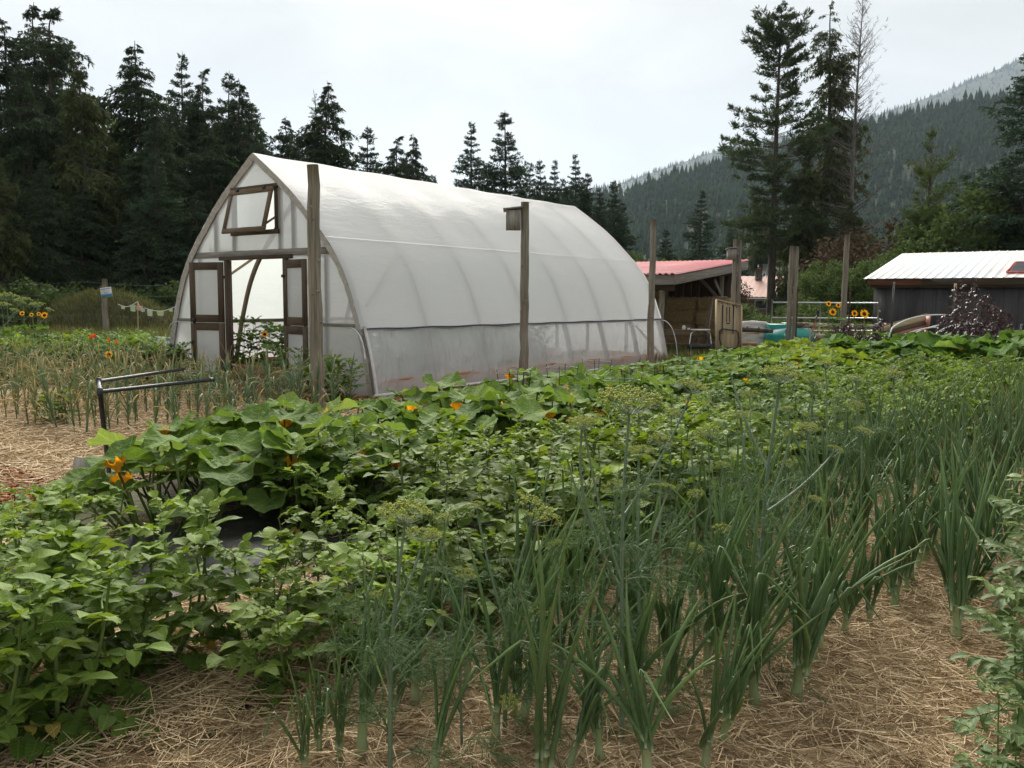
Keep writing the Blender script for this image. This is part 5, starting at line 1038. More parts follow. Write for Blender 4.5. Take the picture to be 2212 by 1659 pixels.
def mound():
    c = P(225, 650, 27.4); n = 21; u = np.linspace(-1, 1, n); A, B = np.meshgrid(u, u, indexing='ij'); h = 1.75*np.exp(-(A**2*2.2+B**2*2.6))-.12+.05*np.sin(A*9)*np.sin(B*7)
    p = np.stack([c.x+H_RIGHT.x*A*4.2+H_FWD.x*B*1.9, c.y+H_RIGHT.y*A*4.2+H_FWD.y*B*1.9, h], -1); struct('grass_mound', MB().grid(p), M_ground, True)
    r = np.random.default_rng(8); N_ = 16000; a, b = r.uniform(-1, 1, N_), r.uniform(-1, 1, N_); hh = 1.75*np.exp(-(a**2*2.2+b**2*2.6))-.12; B_ = np.stack([c.x+H_RIGHT.x*a*4.2+H_FWD.x*b*1.9, c.y+H_RIGHT.y*a*4.2+H_FWD.y*b*1.9, hh], -1)
    D = norm(np.stack([r.normal(size=N_)*.4, r.normal(size=N_)*.4, np.ones(N_)], -1)); mb = MB(); blades(mb, B_, D, .32*r.uniform(.5, 1.3, N_), np.full(N_, .012), r); tag(mb.build('grass', L_grass), 'grass covering the low mound by the sign post', 'grass', kind='stuff')
mound()
# ---------------------------------------------------------------- plant pieces shared by all crops
LIB = {}
def lib(key, mb, mat, part, smooth=True): LIB[key] = (mb, mb.mesh(part, mat, smooth), mat, part); return key
def palm_leaf(seed, R=1.0, cup=.28, lobe=.10, point=0., teeth=.025, nt=54, nr=7):
    r = np.random.default_rng(seed); th = np.linspace(-math.pi+.10, math.pi-.10, nt); t = np.linspace(0, 1, nr)
    a = np.abs(th); out = 1+lobe*np.cos(5*th)*(a < 2.6)+point*np.abs(np.cos(2.5*th))**3-.10*np.exp(-((a-math.pi)/.35)**2)+teeth*np.sin(th*19+r.uniform(0, 6))+.05*np.sin(th*2+r.uniform(0, 6))
    out *= .94-.12*np.cos(th+math.pi)*0; ph = r.uniform(0, 6, 4)
    X = t[:, None]*out*np.cos(th); Y = t[:, None]*out*np.sin(th)
    Zc = cup*t[:, None]**1.6*(.6+.4*np.cos(2*th+ph[0]))+.13*t[:, None]**2*np.sin(3*th+ph[1])+.065*t[:, None]**3*np.sin(8*th+ph[2])-.16*t[:, None]**2*np.exp(-(th/1.1)**2)
    fold = -.022*np.abs(np.sin(2.5*th))*t[:, None]                    # pleats between the veins
    p = np.stack([X, Y, Zc+fold], -1)*R; return MB().grid(p, np.stack([X, Y], -1))
def ovate(l, w, seed, droop=.25, fold=.25, n=7, tip=1.0):
    r = np.random.default_rng(seed); t = np.linspace(0, 1, n); hw = w*np.sin(np.pi*np.clip(t, 0, 1)**.74)**.62; hw[0] = hw[-1] = w*.02; c = r.uniform(-.12, .12)
    s = np.array([-1, -.5, 0, .5, 1.]); T_, S_ = np.meshgrid(t, s, indexing='ij'); Y = hw[:, None]*S_
    X = l*T_+.0*Y; Zz = np.abs(Y)*fold-droop*l*T_**2.0+.035*l*np.sin(T_*9+S_*2+seed)*np.abs(S_)
    return MB().grid(np.stack([X, Y+c*l*T_**2, Zz], -1), np.stack([T_, Y/l], -1))
def pinnate(seed, L=.24, pairs=3, ll=.085, lw=.030, term=1.35, spread=1.0, droop=.35):
    r = np.random.default_rng(seed); mb = MB(); t = np.linspace(0, 1, 6); pts = np.stack([L*t, .02*np.sin(t*3+seed), -droop*L*t**2*.6], -1); mb.tube(pts, np.linspace(.0035, .0016, 6), 4, mi=1)
    def at_(f): return np.array([L*f, .02*math.sin(f*3+seed), -droop*L*f*f*.6])
    for k in range(pairs):
        f = .30+.62*k/max(1, pairs-.4)
        for s in (-1, 1):
            sc = (.62+.38*f)*r.uniform(.8, 1.12); a = s*spread*r.uniform(.95, 1.25); M = Matrix.Translation(at_(f+.03*s)) @ Euler((s*.25+r.normal()*.22, .15+r.normal()*.22, a)).to_matrix().to_4x4() @ Matrix.Scale(sc, 4)
            mb.merge(ovate(ll, lw, seed*10+k*2+s, r.uniform(.1, .45), r.uniform(.1, .4)), M, 0)
    mb.merge(ovate(ll*term, lw*term, seed*10+77, .35, .25), Matrix.Translation(at_(1)) @ Euler((r.normal()*.2, .2+r.normal()*.15, r.normal()*.2)).to_matrix().to_4x4(), 0); return mb
def lib2(key, mb, mats, part): LIB[key] = (mb, mb.mesh(part, mats, True), mats, part); return key
for k in range(7): lib('squash%d' % k, palm_leaf(40+k, 1, .30+.09*(k % 4), .035+.012*(k % 3)), L_squash, 'leaf')
for k in range(4): lib('zuc%d' % k, palm_leaf(60+k, 1, .30, .16, .22, .04), L_squash, 'leaf')
for k in range(7): lib2('pot%d' % k, pinnate(70+k, .165+.015*(k % 3), 3+(k % 3 == 0), .080+.008*(k % 3), .032+.003*(k % 2), 1.25), [L_potato, L_stem], 'leaf')
lib2('poty', pinnate(80, .18, 2, .08, .03), [L_yellowleaf, L_stem], 'leaf')
for k in range(4): lib2('fava%d' % k, pinnate(90+k, .17, 3, .085, .024, .8, .85, .1), [L_fava, L_stem], 'leaf')
lib('petiole', MB().tube([(0, 0, 0), (.04, 0, .35), (.03, 0, .7), (0, 0, 1)], [.010, .009, .008, .007], 7), L_stem, 'petiole')
def blossom(seed):
    r = np.random.default_rng(seed); th = np.linspace(0, 2*np.pi, 31); t = np.linspace(0, 1, 7); rad = .012+.055*t[:, None]**1.4*(1+.28*np.cos(5*th)*t[:, None])+r.normal(size=(7, 31))*.003*t[:, None]; rad[:, -1] = rad[:, 0]
    z = .085*t[:, None]-.02*t[:, None]**3*np.cos(5*th)+.012*t[:, None]**2*np.sin(9*th+seed); x, y = rad*np.cos(th), rad*np.sin(th); return MB().grid(np.stack([x, y, z+0*x], -1), np.stack([x/.07, y/.07], -1))
for k in range(3): lib('blossom%d' % k, blossom(k), L_blossom, 'blossom')
def aim(p0, p1): d = Vector(p1)-Vector(p0); return Matrix.Translation(Vector(p0)) @ d.to_track_quat('Z', 'Y').to_matrix().to_4x4() @ Matrix.Diagonal((1, 1, d.length, 1))
NJ = [0]
def place(tpl, name, label, cat, M, group, detail=True, tint=None, jkey=None):
    if detail:
        o = thing(name, label, cat, group=group, M=M)
        for part, key, m, c in tpl:
            ch = link(part, LIB[key][1], o, local=m)
            cc = c or (1, 1, 1, 1)
            if tint: cc = tuple(a*b for a, b in zip(cc, tint))
            ch.color = cc
        return o
    if jkey not in LIB:
        mb = MB(); mats = []
        for part, key, m, c in tpl:
            ms = LIB[key][2]; ms = ms if isinstance(ms, list) else [ms]; src = LIB[key][0]; mp = []
            for x in ms:
                if x not in mats: mats.append(x)
                mp.append(mats.index(x))
            v = np.concatenate(src.v); mm = np.array(m); v = v @ mm[:3, :3].T+mm[:3, 3]; mb.v.append(v); mb.uv.append(np.concatenate(src.uv))
            for f, k in src.f: mb.f.append((f+mb.n, mp[k]))
            mb.n += len(v)
        LIB[jkey] = (mb, mb.mesh(name, mats, True))
    o = link(name, LIB[jkey][1], None, M); tag(o, label, cat, group); o.color = tint or (1, 1, 1, 1); return o

# ---------------------------------------------------------------- potatoes
def potato_tpl(seed, H=.56, ns=6, leaves=6, lib_pre='pot', nlib=7, spread=.30, sc=1.0):
    r = np.random.default_rng(seed); tpl = []
    for s in range(ns):
        az = s*2*math.pi/ns+r.normal()*.35; out = spread*r.uniform(.5, 1.15); h = H*r.uniform(.75, 1.12); b = np.array([math.cos(az)*.05, math.sin(az)*.05, 0]); e = np.array([math.cos(az)*out, math.sin(az)*out, h])
        pts = bez(b, (b+e)/2*np.array([1.3, 1.3, .62]), e, 7); key = 'pst%d_%d' % (seed, s)+lib_pre
        lib(key, MB().tube(pts, np.linspace(.0085, .004, 7), 6), L_stem, 'stem'); tpl.append(('stem', key, Matrix(), None))
        for k in range(leaves):
            f = .26+.74*(k+.5*r.uniform(.6, 1.2))/leaves; f = min(f, 1); i = f*6; i0 = min(5, int(i)); q = pts[i0]*(1-(i-i0))+pts[i0+1]*(i-i0)
            a2 = az+k*2.4+r.normal()*.3; el = .15+.45*f+r.normal()*.15
            if k < 2: el -= .5
            d = (math.cos(a2)*math.cos(el), math.sin(a2)*math.cos(el), math.sin(el))
            g = r.uniform(.85, 1.15); c = (g*(.9+.35*f), g*(.95+.20*f), g*.95, 1); kk = int(r.integers(0, nlib)); key = '%s%d' % (lib_pre, kk)
            if k == 0 and r.uniform() < .06 and lib_pre == 'pot': key = 'poty'; c = None
            tpl.append(('leaf', key, frame_mat(q, d, (0, 0, 1), sc*r.uniform(.75, 1.15)*(1-.25*max(0, f-.6))), c))
        for k in range(3):                                            # young leaves at the tip
            a2 = r.uniform(0, 6.28); d = (math.cos(a2)*.7, math.sin(a2)*.7, .75); tpl.append(('leaf', '%s%d' % (lib_pre, int(r.integers(0, nlib))), frame_mat(e, d, (0, 0, 1), sc*.5*r.uniform(.8, 1.1)), (1.35, 1.25, 1.0, 1)))
    return tpl
PT = [potato_tpl(200+k, .50+.04*(k % 4), 5+(k % 2), 8) for k in range(6)]
r = np.random.default_rng(33); n_near = 0
rows = [5.42, 6.02, 6.58, 7.10]
PLAB = ['leafy potato plant in the row touching the squash bed', 'leafy potato plant in the second row out from the squash bed', 'leafy potato plant in the row one in from the onion straw', 'leafy potato plant in the row edging the straw and onions']
PGRP = ['potato row beside the squash', 'second potato row', 'third potato row', 'potato row beside the straw']
OLAB = ['onion plant in the row nearest the potatoes', 'onion plant in the second row out from the potatoes', 'onion plant in the row one in from the fava beans', 'onion plant in the outer rows beside the fava beans']
OGRP = ['onion row beside the potatoes', 'second onion row', 'third onion row', 'outer onion rows beside the beans']
for ri, x0 in enumerate(rows):
    y = -8.75 + (.25 if ri % 2 else 0)
    while y < 9.6:
        x = x0+.055*(y+6)+r.normal()*.10; yy = y+r.normal()*.06; Z = ZOF(x, yy)
        gap = (x0 < 6.3 and -8.5 < yy < -5.7 and r.uniform() < (.9 if x0 < 6 else .6)) or (x0 > 7 and yy < -7.3) or (6.3 < x0 < 7 and -8.0 < yy < -7.45)    # the bare weed fabric near the corner
        px, py = PXY(x, yy, .3)
        if Z > 2.15 and -60 < px < 1080 and not gap:
            s = r.uniform(.74, 1.18)*(1.0 if yy < 3 else .95); t = .74+.5*r.uniform(); k = int(r.integers(0, 6)); det = Z < 8.3
            tint = (t, t, t, 1) if yy < 2 else (1.15*t, 1.12*t, .95*t, 1)
            place(PT[k], 'potato_plant', PLAB[ri], 'potato plant', trs((x, yy, .01), r.uniform(0, 6.3), r.normal()*.06, r.normal()*.06, s), PGRP[ri], det, tint, 'potato_j%d' % k); n_near += det
        y += .43 if y < 0 else .52
for (x, y, s) in ((8.0, .4, .95), (8.15, 1.2, 1), (8.1, 2.0, 1), (8.3, 2.8, .95), (8.2, 3.6, 1), (8.35, 4.4, .95), (8.2, 5.2, 1), (8.4, 6.0, 1), (8.2, 6.8, .95), (8.3, 7.5, 1), (7.9, -.5, .9)):
    place(PT[int(r.integers(0, 6))], 'potato_plant', 'pale leafy potato plant at the outer end of the rows', 'potato plant', trs((x, y, .01), r.uniform(0, 6), 0, 0, s), 'pale potato plants at the outer end', False, (1.25, 1.2, .95, 1), 'potato_j%d' % int(r.integers(0, 6)))
for (px, py, s, lab) in ((125, 925, .8, 'lone low potato plant growing in the straw before the garlic'), (60, 1330, 1.0, 'tall potato plant at the bark path corner'), (170, 1265, .95, 'potato plant beside the bare weed fabric'), (20, 1230, .85, 'potato plant hanging over the bark chips'), (120, 1575, 1.15, 'tall yellowing potato plant rising from the straw at the lower corner'), (255, 1480, 1.05, 'potato plant with drooping leaves beside the lower corner plant'), (20, 1480, 1.15, 'potato plant cut by the photo edge near the lower corner'), (-40, 1640, 1.1, 'potato plant mostly outside the lower corner')):
    q = G(px, py); place(PT[1], 'potato_plant', lab, 'potato plant', trs((q.x, q.y, .01), px*.013, 0, 0, s), None, True, (.95, .98, .95, 1))

# ---------------------------------------------------------------- squash
def squash_tpl(seed, n=11, H=.48, R=.145, spread=.52, pre='squash', nl=7, blos=1, tilt=.35):
    r = np.random.default_rng(seed); tpl = []
    for k in range(n):
        a = k*2.4+r.normal()*.3; f = math.sqrt((k+.5)/n); d = spread*f; h = H*(1.08-.50*f*f)*r.uniform(.8, 1.15); b = Vector((math.cos(a)*d*.45, math.sin(a)*d*.45, .02)); e = Vector((math.cos(a)*d, math.sin(a)*d, h))
        tpl.append(('petiole', 'petiole', aim(b, e), None))
        up = Vector((math.cos(a)*tilt*f+r.normal()*.22, math.sin(a)*tilt*f+r.normal()*.22, 1)).normalized(); a2 = a+r.normal()*.5; g = r.uniform(.82, 1.15)
        w = 1.0+.5*(r.uniform() < .14); tpl.append(('leaf', '%s%d' % (pre, int(r.integers(0, nl))), frame_mat(e, (math.cos(a2), math.sin(a2), 0), up, R*r.uniform(.72, 1.25)), (g*w, g*(1+.3*(w > 1)), g*w, 1)))
    for k in range(blos):
        a = r.uniform(0, 6.28); d = spread*r.uniform(.5, 1.0); p = Vector((math.cos(a)*d, math.sin(a)*d, H*r.uniform(.6, .95))); tpl.append(('petiole', 'petiole', aim((p.x*.7, p.y*.7, .03), p), None)); tpl.append(('blossom', 'blossom%d' % int(r.integers(0, 3)), frame_mat(p, (1, 0, 0), (math.cos(a)*.5, math.sin(a)*.5, 1), .85), None))
    return tpl
SQ = [squash_tpl(300+k, 14, .56, .180, .58, blos=2) for k in range(5)]
CU = [squash_tpl(320+k, 15, .58, .125, .58, 'zuc', 4, k % 2, .5) for k in range(3)]
YS = [squash_tpl(340+k, 14, .56, .17, .62, blos=1) for k in range(3)]
SG = 'squash plants along the greenhouse'
k = 0
for xi, (x0, ys) in enumerate(((2.75, -4.6), (3.5, -5.3), (4.0, -5.8), (4.5, -6.25), (4.95, -6.35))):
    y = ys
    while y < 12.2:
        x, yy = x0+.03*(y+6)+r.normal()*.10, y+r.normal()*.14
        if y < .6 or (y < 2.6 and x0 < 3.5): tp, lab, g, tint, j = SQ, 'broad leaved squash plant in the bed before the greenhouse doors', 'broad squash plants', (1.0, 1.0, 1.0, 1), 'sq'
        elif y < 5.6: tp, lab, g, tint, j = CU, 'lobed leaved cucumber vine around the wire cages', 'cucumber vines', (.92, .98, .9, 1), 'cu'
        else: tp, lab, g, tint, j = YS, 'yellow green squash plant in the far half of the bed', 'yellow green squash plants', (1.35, 1.18, .85, 1), 'ys'
        if y > 7.5 and x0 > 4.2: break
        if x0 < 3 and -3.9 < y < 6.5: y = 6.6; continue
        i = k % len(tp); det = ZOF(x, yy) < 13.5; s = r.uniform(.92, 1.12)
        place(tp[i], 'squash_plant' if j != 'cu' else 'cucumber_plant', lab, 'squash plant' if j != 'cu' else 'cucumber plant', trs((x, yy, .01), r.uniform(0, 6.3), 0, 0, s), g, det, tint, '%s_j%d' % (j, i)); k += 1
        y += .72 if y < 1.2 else .80
BIG = [squash_tpl(360+k, 18, .80, .25, .80, blos=1, tilt=.8) for k in range(2)]
for n_, (x, y, s) in enumerate(((6.3, 9.2, 1), (7.2, 9.4, 1), (8.0, 9.9, 1.05), (6.7, 10.3, 1.05), (7.6, 10.6, 1.05), (8.5, 10.8, 1.1), (5.8, 10.2, .95), (8.9, 11.8, 1))):
    place(BIG[n_ % 2], 'squash_plant', 'big leaved dark green squash plant in the mound before the dark shed', 'squash plant', trs((x, y, .01), n_*1.1, 0, 0, s), 'big squash plants before the dark shed', True, (.80, .92, .9, 1))
ZU = [squash_tpl(380+k, 13, .72, .20, .55, 'zuc', 4, 1, 1.1) for k in range(2)]
for n_, (x, y, s) in enumerate(((4.5, 9.4, 1), (5.1, 10.3, 1.05), (4.3, 10.7, 1), (5.3, 8.8, .9), (4.6, 11.9, 1.0), (3.9, 12.3, .95))):
    place(ZU[n_ % 2], 'zucchini_plant', 'dark jagged zucchini plant with upright leaves before the teal tank', 'zucchini plant', trs((x, y, .01), n_*1.7, 0, 0, s), 'zucchini plants before the tank', True, (.72, .85, .78, 1))

# ---------------------------------------------------------------- onions
def onion_leaf(seed, kind):
    r = np.random.default_rng(seed); n = 14; t = np.linspace(0, 1, n); L = 1.0
    if kind == 'straight': x = .10*t**2; z = t.copy()
    elif kind == 'cut': x = .06*t**2; z = t*.55
    elif kind == 'curve': x = .17*t**2.2; z = t*(1-.05*t**2)
    elif kind == 'arch': a = t*1.9; x = np.cumsum(np.sin(a*t))/n; z = np.cumsum(np.cos(a*t))/n
    else:
        kk = r.uniform(.45, .68); x = np.where(t < kk, .12*t**2, .12*kk**2+(t-kk)*.62); z = np.where(t < kk, t, kk-(t-kk)*.75)
    rad = .0125*np.interp(t, [0, .12, .4, .75, 1], [.62, .85, 1.0, .62, .10])
    if kind == 'cut': rad = .0115*np.interp(t, [0, .2, .9, 1], [.7, 1, 1.0, .8])
    if kind == 'kink': rad = rad*np.where(np.abs(t-kk) < .05, .6, 1)
    y = .03*np.sin(t*3+seed)
    mb = MB().tube(np.stack([x, y, z], -1), rad, 7)
    if kind == 'cut': mb.uv[0] = mb.uv[0]*np.array([1, .78])
    return mb
kinds = ['straight', 'straight', 'curve', 'straight', 'straight', 'kink', 'straight', 'curve', 'straight', 'kink', 'kink', 'cut', 'curve']
for k, kd in enumerate(kinds): lib('onl%d' % k, onion_leaf(k, kd), L_onion, 'leaf')
lib('oneck', MB().tube([(0, 0, -.03), (0, 0, .0), (0, 0, .05), (0, 0, .13)], [.020, .024, .017, .0155], 9), leafmat('onion_neck', (.26, .34, .16), (.40, .46, .26), trans=.1), 'neck')
def onion_tpl(seed, n=8, H=.66):
    r = np.random.default_rng(seed); tpl = [('neck', 'oneck', Matrix(), None)]
    for k in range(n):
        a = r.uniform(0, 6.28); til = abs(r.normal())*.10+(.35 if r.uniform() < .08 else 0); kk = int(r.integers(0, 13)); L = H*r.uniform(.72, 1.12); w = r.uniform(.55, .9)
        tpl.append(('leaf', 'onl%d' % kk, trs((math.cos(a)*.006, math.sin(a)*.006, .08+.01*k), a, 0, til, (w, w, L)), (1, 1, 1, 1) if r.uniform() > .15 else (1.35, 1.3, 1.1, 1)))
    return tpl
ON = [onion_tpl(400+k, 6+(k % 5), .54+.07*(k % 4)) for k in range(9)]
cnt = 0
for ri, x0 in enumerate((7.68, 8.02, 8.36, 8.70, 9.02)):
    y = -8.6+.07*ri
    while y < 8.2:
        x, yy = x0+.045*(y+6)+r.normal()*.05, y+r.normal()*.05; Z = ZOF(x, yy); px, py = PXY(x, yy, 0)
        if Z > 2.55 and px < 1090 and py < 960 and not (py > 640 and px < 345) and not (x0 < 8 and yy < -4.5 and r.uniform() < .12) and not (x0 > 9 and yy < -5.0):
            k = int(r.integers(0, 9)); det = Z < 5.6; t = r.uniform(.78, 1.2); far = max(0, min(1, (yy+1)/4))
            place(ON[k], 'onion_plant', OLAB[min(ri, 3)], 'onion plant', trs((x, yy, .03), r.uniform(0, 6.3), r.normal()*.14, r.normal()*.14, r.uniform(.68, 1.2)), OGRP[min(ri, 3)], det, (t*(1+.5*far), t*(1+.3*far), t*(1+.05*far), 1), 'onion_j%d' % k); cnt += 1
        y += .20 if y < -3.5 else .245
for (px, py, s) in ((690, 1640, .8), (735, 1659, 1.0), (660, 1690, .8)):
    q = G(px, py); place(ON[1], 'onion_plant', 'stout cut off onion plant at the bottom edge of the straw', 'onion plant', trs((q.x, q.y, .02), px*.01, 0, 0, s*.75), 'stout onions at the bottom edge', True)

# ---------------------------------------------------------------- garlic
def strap(seed, curl):
    r = np.random.default_rng(seed); n = 9; t = np.linspace(0, 1, n); a = .35+curl*t; x = np.concatenate([[0], np.cumsum(np.sin(a[:-1]))/(n-1)]); z = np.concatenate([[0], np.cumsum(np.cos(a[:-1]))/(n-1)])
    w = .036*np.interp(t, [0, .15, .6, 1], [.55, 1, .75, .06]); s = np.array([-1, 0, 1.]); p = np.zeros((n, 3, 3)); tw = r.normal()*.5*t
    p[..., 0] = x[:, None]; p[..., 1] = w[:, None]*s*np.cos(tw)[:, None]; p[..., 2] = z[:, None]+np.abs(w[:, None]*s)*.5+w[:, None]*s*np.sin(tw)[:, None]; return MB().grid(p, np.stack(np.broadcast_arrays(s[None]*.5+.5, t[:, None]), -1))
for k in range(8): lib('gar%d' % k, strap(k, [.4, .8, 1.3, 1.8, 2.2, .6, 1.1, 2.6][k]), L_garlic, 'leaf')
lib('garst', MB().tube([(0, 0, -.02), (.005, 0, .2), (0, 0, .45)], [.0085, .0075, .005], 6), L_garlic, 'stem')
def garlic_tpl(seed):
    r = np.random.default_rng(seed); tpl = [('stem', 'garst', Matrix(), None)]; n = int(r.integers(8, 11))
    for k in range(n):
        h = .08+.36*k/n; tpl.append(('leaf', 'gar%d' % int(r.integers(0, 8)), trs((0, 0, h), (k % 2)*math.pi+r.normal()*.3, 0, -.05+r.normal()*.1, (.8, .8, 1))@Matrix.Scale(r.uniform(.24, .40), 4), (1, 1, 1, 1) if k > 1 else (2.0, 1.5, 1.2, 1)))
    tpl.append(('leaf', 'gar0', trs((0, 0, .42), r.uniform(0, 6), 0, -.35, .30), None)); return tpl
GA = [garlic_tpl(500+k) for k in range(6)]
cnt = 0
for yy in np.arange(-4.75, -1.05, .31):
    for xx in np.arange(-7.0, 1.75, .33):
        x, y = xx+r.normal()*.05, yy+r.normal()*.05; px, py = PXY(x, y, .2)
        if px < -25 or (x > .9 and y > -2.2) or (y < -4.2 and x > .6): continue
        k = int(r.integers(0, 6)); det = ZOF(x, y) < 11.2; leek = (x > -.4)
        place(GA[k], 'garlic_plant', 'blue green garlic plant between the squash bed and the greenhouse doors' if leek else 'garlic plant with tan leaf tips in the bed beside the pipe stand', 'garlic plant', trs((x, y, .02), r.uniform(0, 6.3), r.normal()*.06, r.normal()*.06, r.uniform(.95, 1.25)*(1.1 if leek else 1)), 'blue green garlic plants' if leek else 'tan tipped garlic plants', det, (.8, .95, 1.0, 1) if leek else (1.05, 1, .9, 1), 'garlic_j%d' % k); cnt += 1

# ---------------------------------------------------------------- dill
def umbel(seed, nr=22, R=1.0, up=.62, part=1.0):
    r = np.random.default_rng(seed); rays, fl = MB(), MB()
    for k in range(nr):
        f = math.sqrt((k+.5)/nr); a = k*2.4*part+r.normal()*.15; el = math.pi/2-f*1.05; L = R*(.92+.12*r.normal()*.5)*.86
        e = np.array([math.cos(a)*math.cos(el)*L, math.sin(a)*math.cos(el)*L, math.sin(el)*L*up+.02]); pts = bez((0, 0, 0), (e[0]*.55, e[1]*.55, e[2]*.35), e, 5); rays.tube(pts, .010*R*np.linspace(1, .6, 5), 3, cap=False)
        m = 18; d = norm(r.normal(size=(m, 3))*np.array([1, 1, .45])+np.array([0, 0, .75])); l = .13*R*r.uniform(.6, 1.1, m); t = e+d*l[:, None]
        B = np.repeat(e[None], m, 0); blades(rays, B, d, l, np.full(m, .004*R), r)
        for q in t:
            s = .028*R*r.uniform(.7, 1.3); v = np.array([(s, 0, 0), (-s, 0, 0), (0, s, 0), (0, -s, 0), (0, 0, s*.8), (0, 0, -s*.8)])+q+r.normal(size=3)*.01*R
            fl.add(v, [(0, 2, 4), (2, 1, 4), (1, 3, 4), (3, 0, 4), (2, 0, 5), (1, 2, 5), (3, 1, 5), (0, 3, 5)])
    out = MB(); out.merge(rays, mi=0); out.merge(fl, mi=1); return out
for k in range(4): lib2('umb%d' % k, umbel(k, 20+3*k), [L_dillstem, L_umbel], 'umbel')
lib2('umbhalf', umbel(9, 22, 1.0, .8, .35), [L_dillstem, L_umbel], 'umbel')
def threads(seed):
    r = np.random.default_rng(seed); mb = MB(); L = .22; t = np.linspace(0, 1, 6); mb.tube(np.stack([L*t, 0*t, .03*np.sin(t*3)-.06*t**2], -1), np.linspace(.0022, .001, 6), 3, cap=False)
    for k in range(22):
        f = r.uniform(.15, 1); b = np.array([L*f, 0, .03*math.sin(f*3)-.06*f*f]); d = norm(np.array([.6, r.choice([-1, 1])*r.uniform(.3, 1.1), r.normal()*.5])); l = .10*(1.15-f*.6)*r.uniform(.6, 1.2); e = b+d*l; mb.tube(bez(b, b+d*l*.5+np.array([0, 0, .01]), e-np.array([0, 0, .012]), 4), .0010, 3, cap=False)
        m = 6; s = r.uniform(.25, 1, m)[:, None]; blades(mb, b+d*l*s, norm(d*.5+r.normal(size=(m, 3))*.7), np.full(m, .035), np.full(m, .0010), r, .2)
    return mb
for k in range(3): lib('thr%d' % k, threads(k), L_dill, 'thread_leaf')
def dill(label, chain, size, branches=(), nleaf=7, Z=3.0, tilt=(0, 0), half=False, seed=0, rbase=.009, group=None):
    rr = np.random.default_rng(seed+900); pts = [P(px, py, Z) for px, py in chain]; base = pts[-1].copy(); base.z = 0.0
    if pts[-1].z > .05: pts.append(base)
    else: pts[-1] = base
    pts = pts[::-1]; o = thing('dill_plant', label, 'dill plant', base, group)
    A = np.array([list(p) for p in pts]); tt = np.linspace(0, len(A)-1, 14); C = np.stack([np.interp(tt, range(len(A)), A[:, i]) for i in range(3)], -1)
    sm = C.copy(); sm[1:-1] = (C[:-2]+C[1:-1]*2+C[2:])/4
    MB().tube(sm, np.linspace(rbase, rbase*.5, 14), 7).build('stem', L_dillstem, o, True)
    def head(p, d, s, kk):
        link('umbel', LIB[kk][1], o, Matrix.Translation(Vector(p)) @ Vector(d).to_track_quat('Z', 'Y').to_matrix().to_4x4() @ Matrix.Rotation(rr.uniform(0, 6), 4, 'Z') @ Matrix.Scale(s, 4))
    up = Vector(sm[-1]-sm[-2]).normalized()+Vector((0, 0, .6))+H_RIGHT*tilt[0]-H_FWD*tilt[1]
    if size: head(sm[-1], up, size, 'umbhalf' if half else 'umb%d' % int(rr.integers(0, 4)))
    for (f, px, py, s, dz) in branches:
        q = sm[int(f*13)]; e = np.array(P(px, py, Z+dz)); m_ = (q+e)/2+np.array([(e-q)[0]*.12, (e-q)[1]*.12, -.02*1]); b = bez(q, m_, e, 8); MB().tube(b, np.linspace(rbase*.6, rbase*.38, 8), 6).build('branch', L_dillstem, o, True)
        if s: head(e, Vector(b[-1]-b[-2]).normalized()+Vector((0, 0, .5)), s, 'umb%d' % int(rr.integers(0, 4)))
        for j in range(2): k2 = b[2+2*j]; a = rr.uniform(0, 6.3); link('thread_leaf', LIB['thr%d' % int(rr.integers(0, 3))][1], o, frame_mat(k2, (math.cos(a), math.sin(a), .35), (0, 0, 1), rr.uniform(.6, .9)))
    for k in range(nleaf):
        f = .12+.62*k/max(1, nleaf); q = sm[int(f*13)]; a = k*2.4+rr.normal()*.4
        for j in range(1+k % 2): a3 = a+rr.normal()*.5; link('thread_leaf', LIB['thr%d' % int(rr.integers(0, 3))][1], o, frame_mat(q, (math.cos(a3), math.sin(a3), .4+.2*rr.normal()), (0, 0, 1), rr.uniform(.8, 1.25)))
    MB().tube([sm[6]-np.array([0, 0, .02]), sm[6], sm[6]+np.array([0, 0, .03])], [rbase*.8, rbase*1.15, rbase*.7], 7).build('node', L_dillstem, o, True)
dill('tall dill with the widest umbel reaching up to the white film', [(1359, 897), (1350, 1010), (1344, 1130), (1343, 1400), (1345, 1590)], .165, [(.55, 1493, 851, .085, .1), (.45, 1262, 930, .07, -.1)], 6, 3.0, seed=1)
dill('tallest dill with a thick pale stem below the teal tank', [(1684, 829), (1668, 950), (1652, 1067), (1648, 1201), (1620, 1320), (1584, 1470)], .125, [(.72, 1577, 806, .05, .1), (.55, 1802, 977, .05, .15), (.40, 1600, 905, .06, .0), (.6, 1712, 930, 0, .1), (.35, 1760, 1085, .045, -.1)], 8, 3.55, seed=2, rbase=.011)
dill('dill with a hazy umbel on the dark stem nearest the lower edge', [(874, 1132), (860, 1250), (844, 1392), (843, 1520), (843, 1700)], .125, [(.62, 912, 1172, .085, .1), (.35, 812, 1290, .03, -.1), (.45, 952, 1330, .03, .05)], 8, 2.72, seed=3)
dill('dill with a lopsided umbel leaning over the potatoes', [(1146, 1132), (1122, 1215), (1105, 1303), (1096, 1400), (1092, 1500), (1090, 1600)], .135, [(.5, 1030, 1100, .05, .1), (.35, 1160, 1330, .05, -.1), (.2, 1099, 1522, .045, -.35)], 6, 3.05, tilt=(.5, .1), half=True, seed=4)
dill('zigzag dill stem with a small umbel over the potatoes', [(1257, 924), (1250, 1031), (1275, 1131), (1307, 1207), (1350, 1299), (1395, 1480)], .075, [(.6, 1225, 990, 0, .0)], 4, 3.15, seed=5)
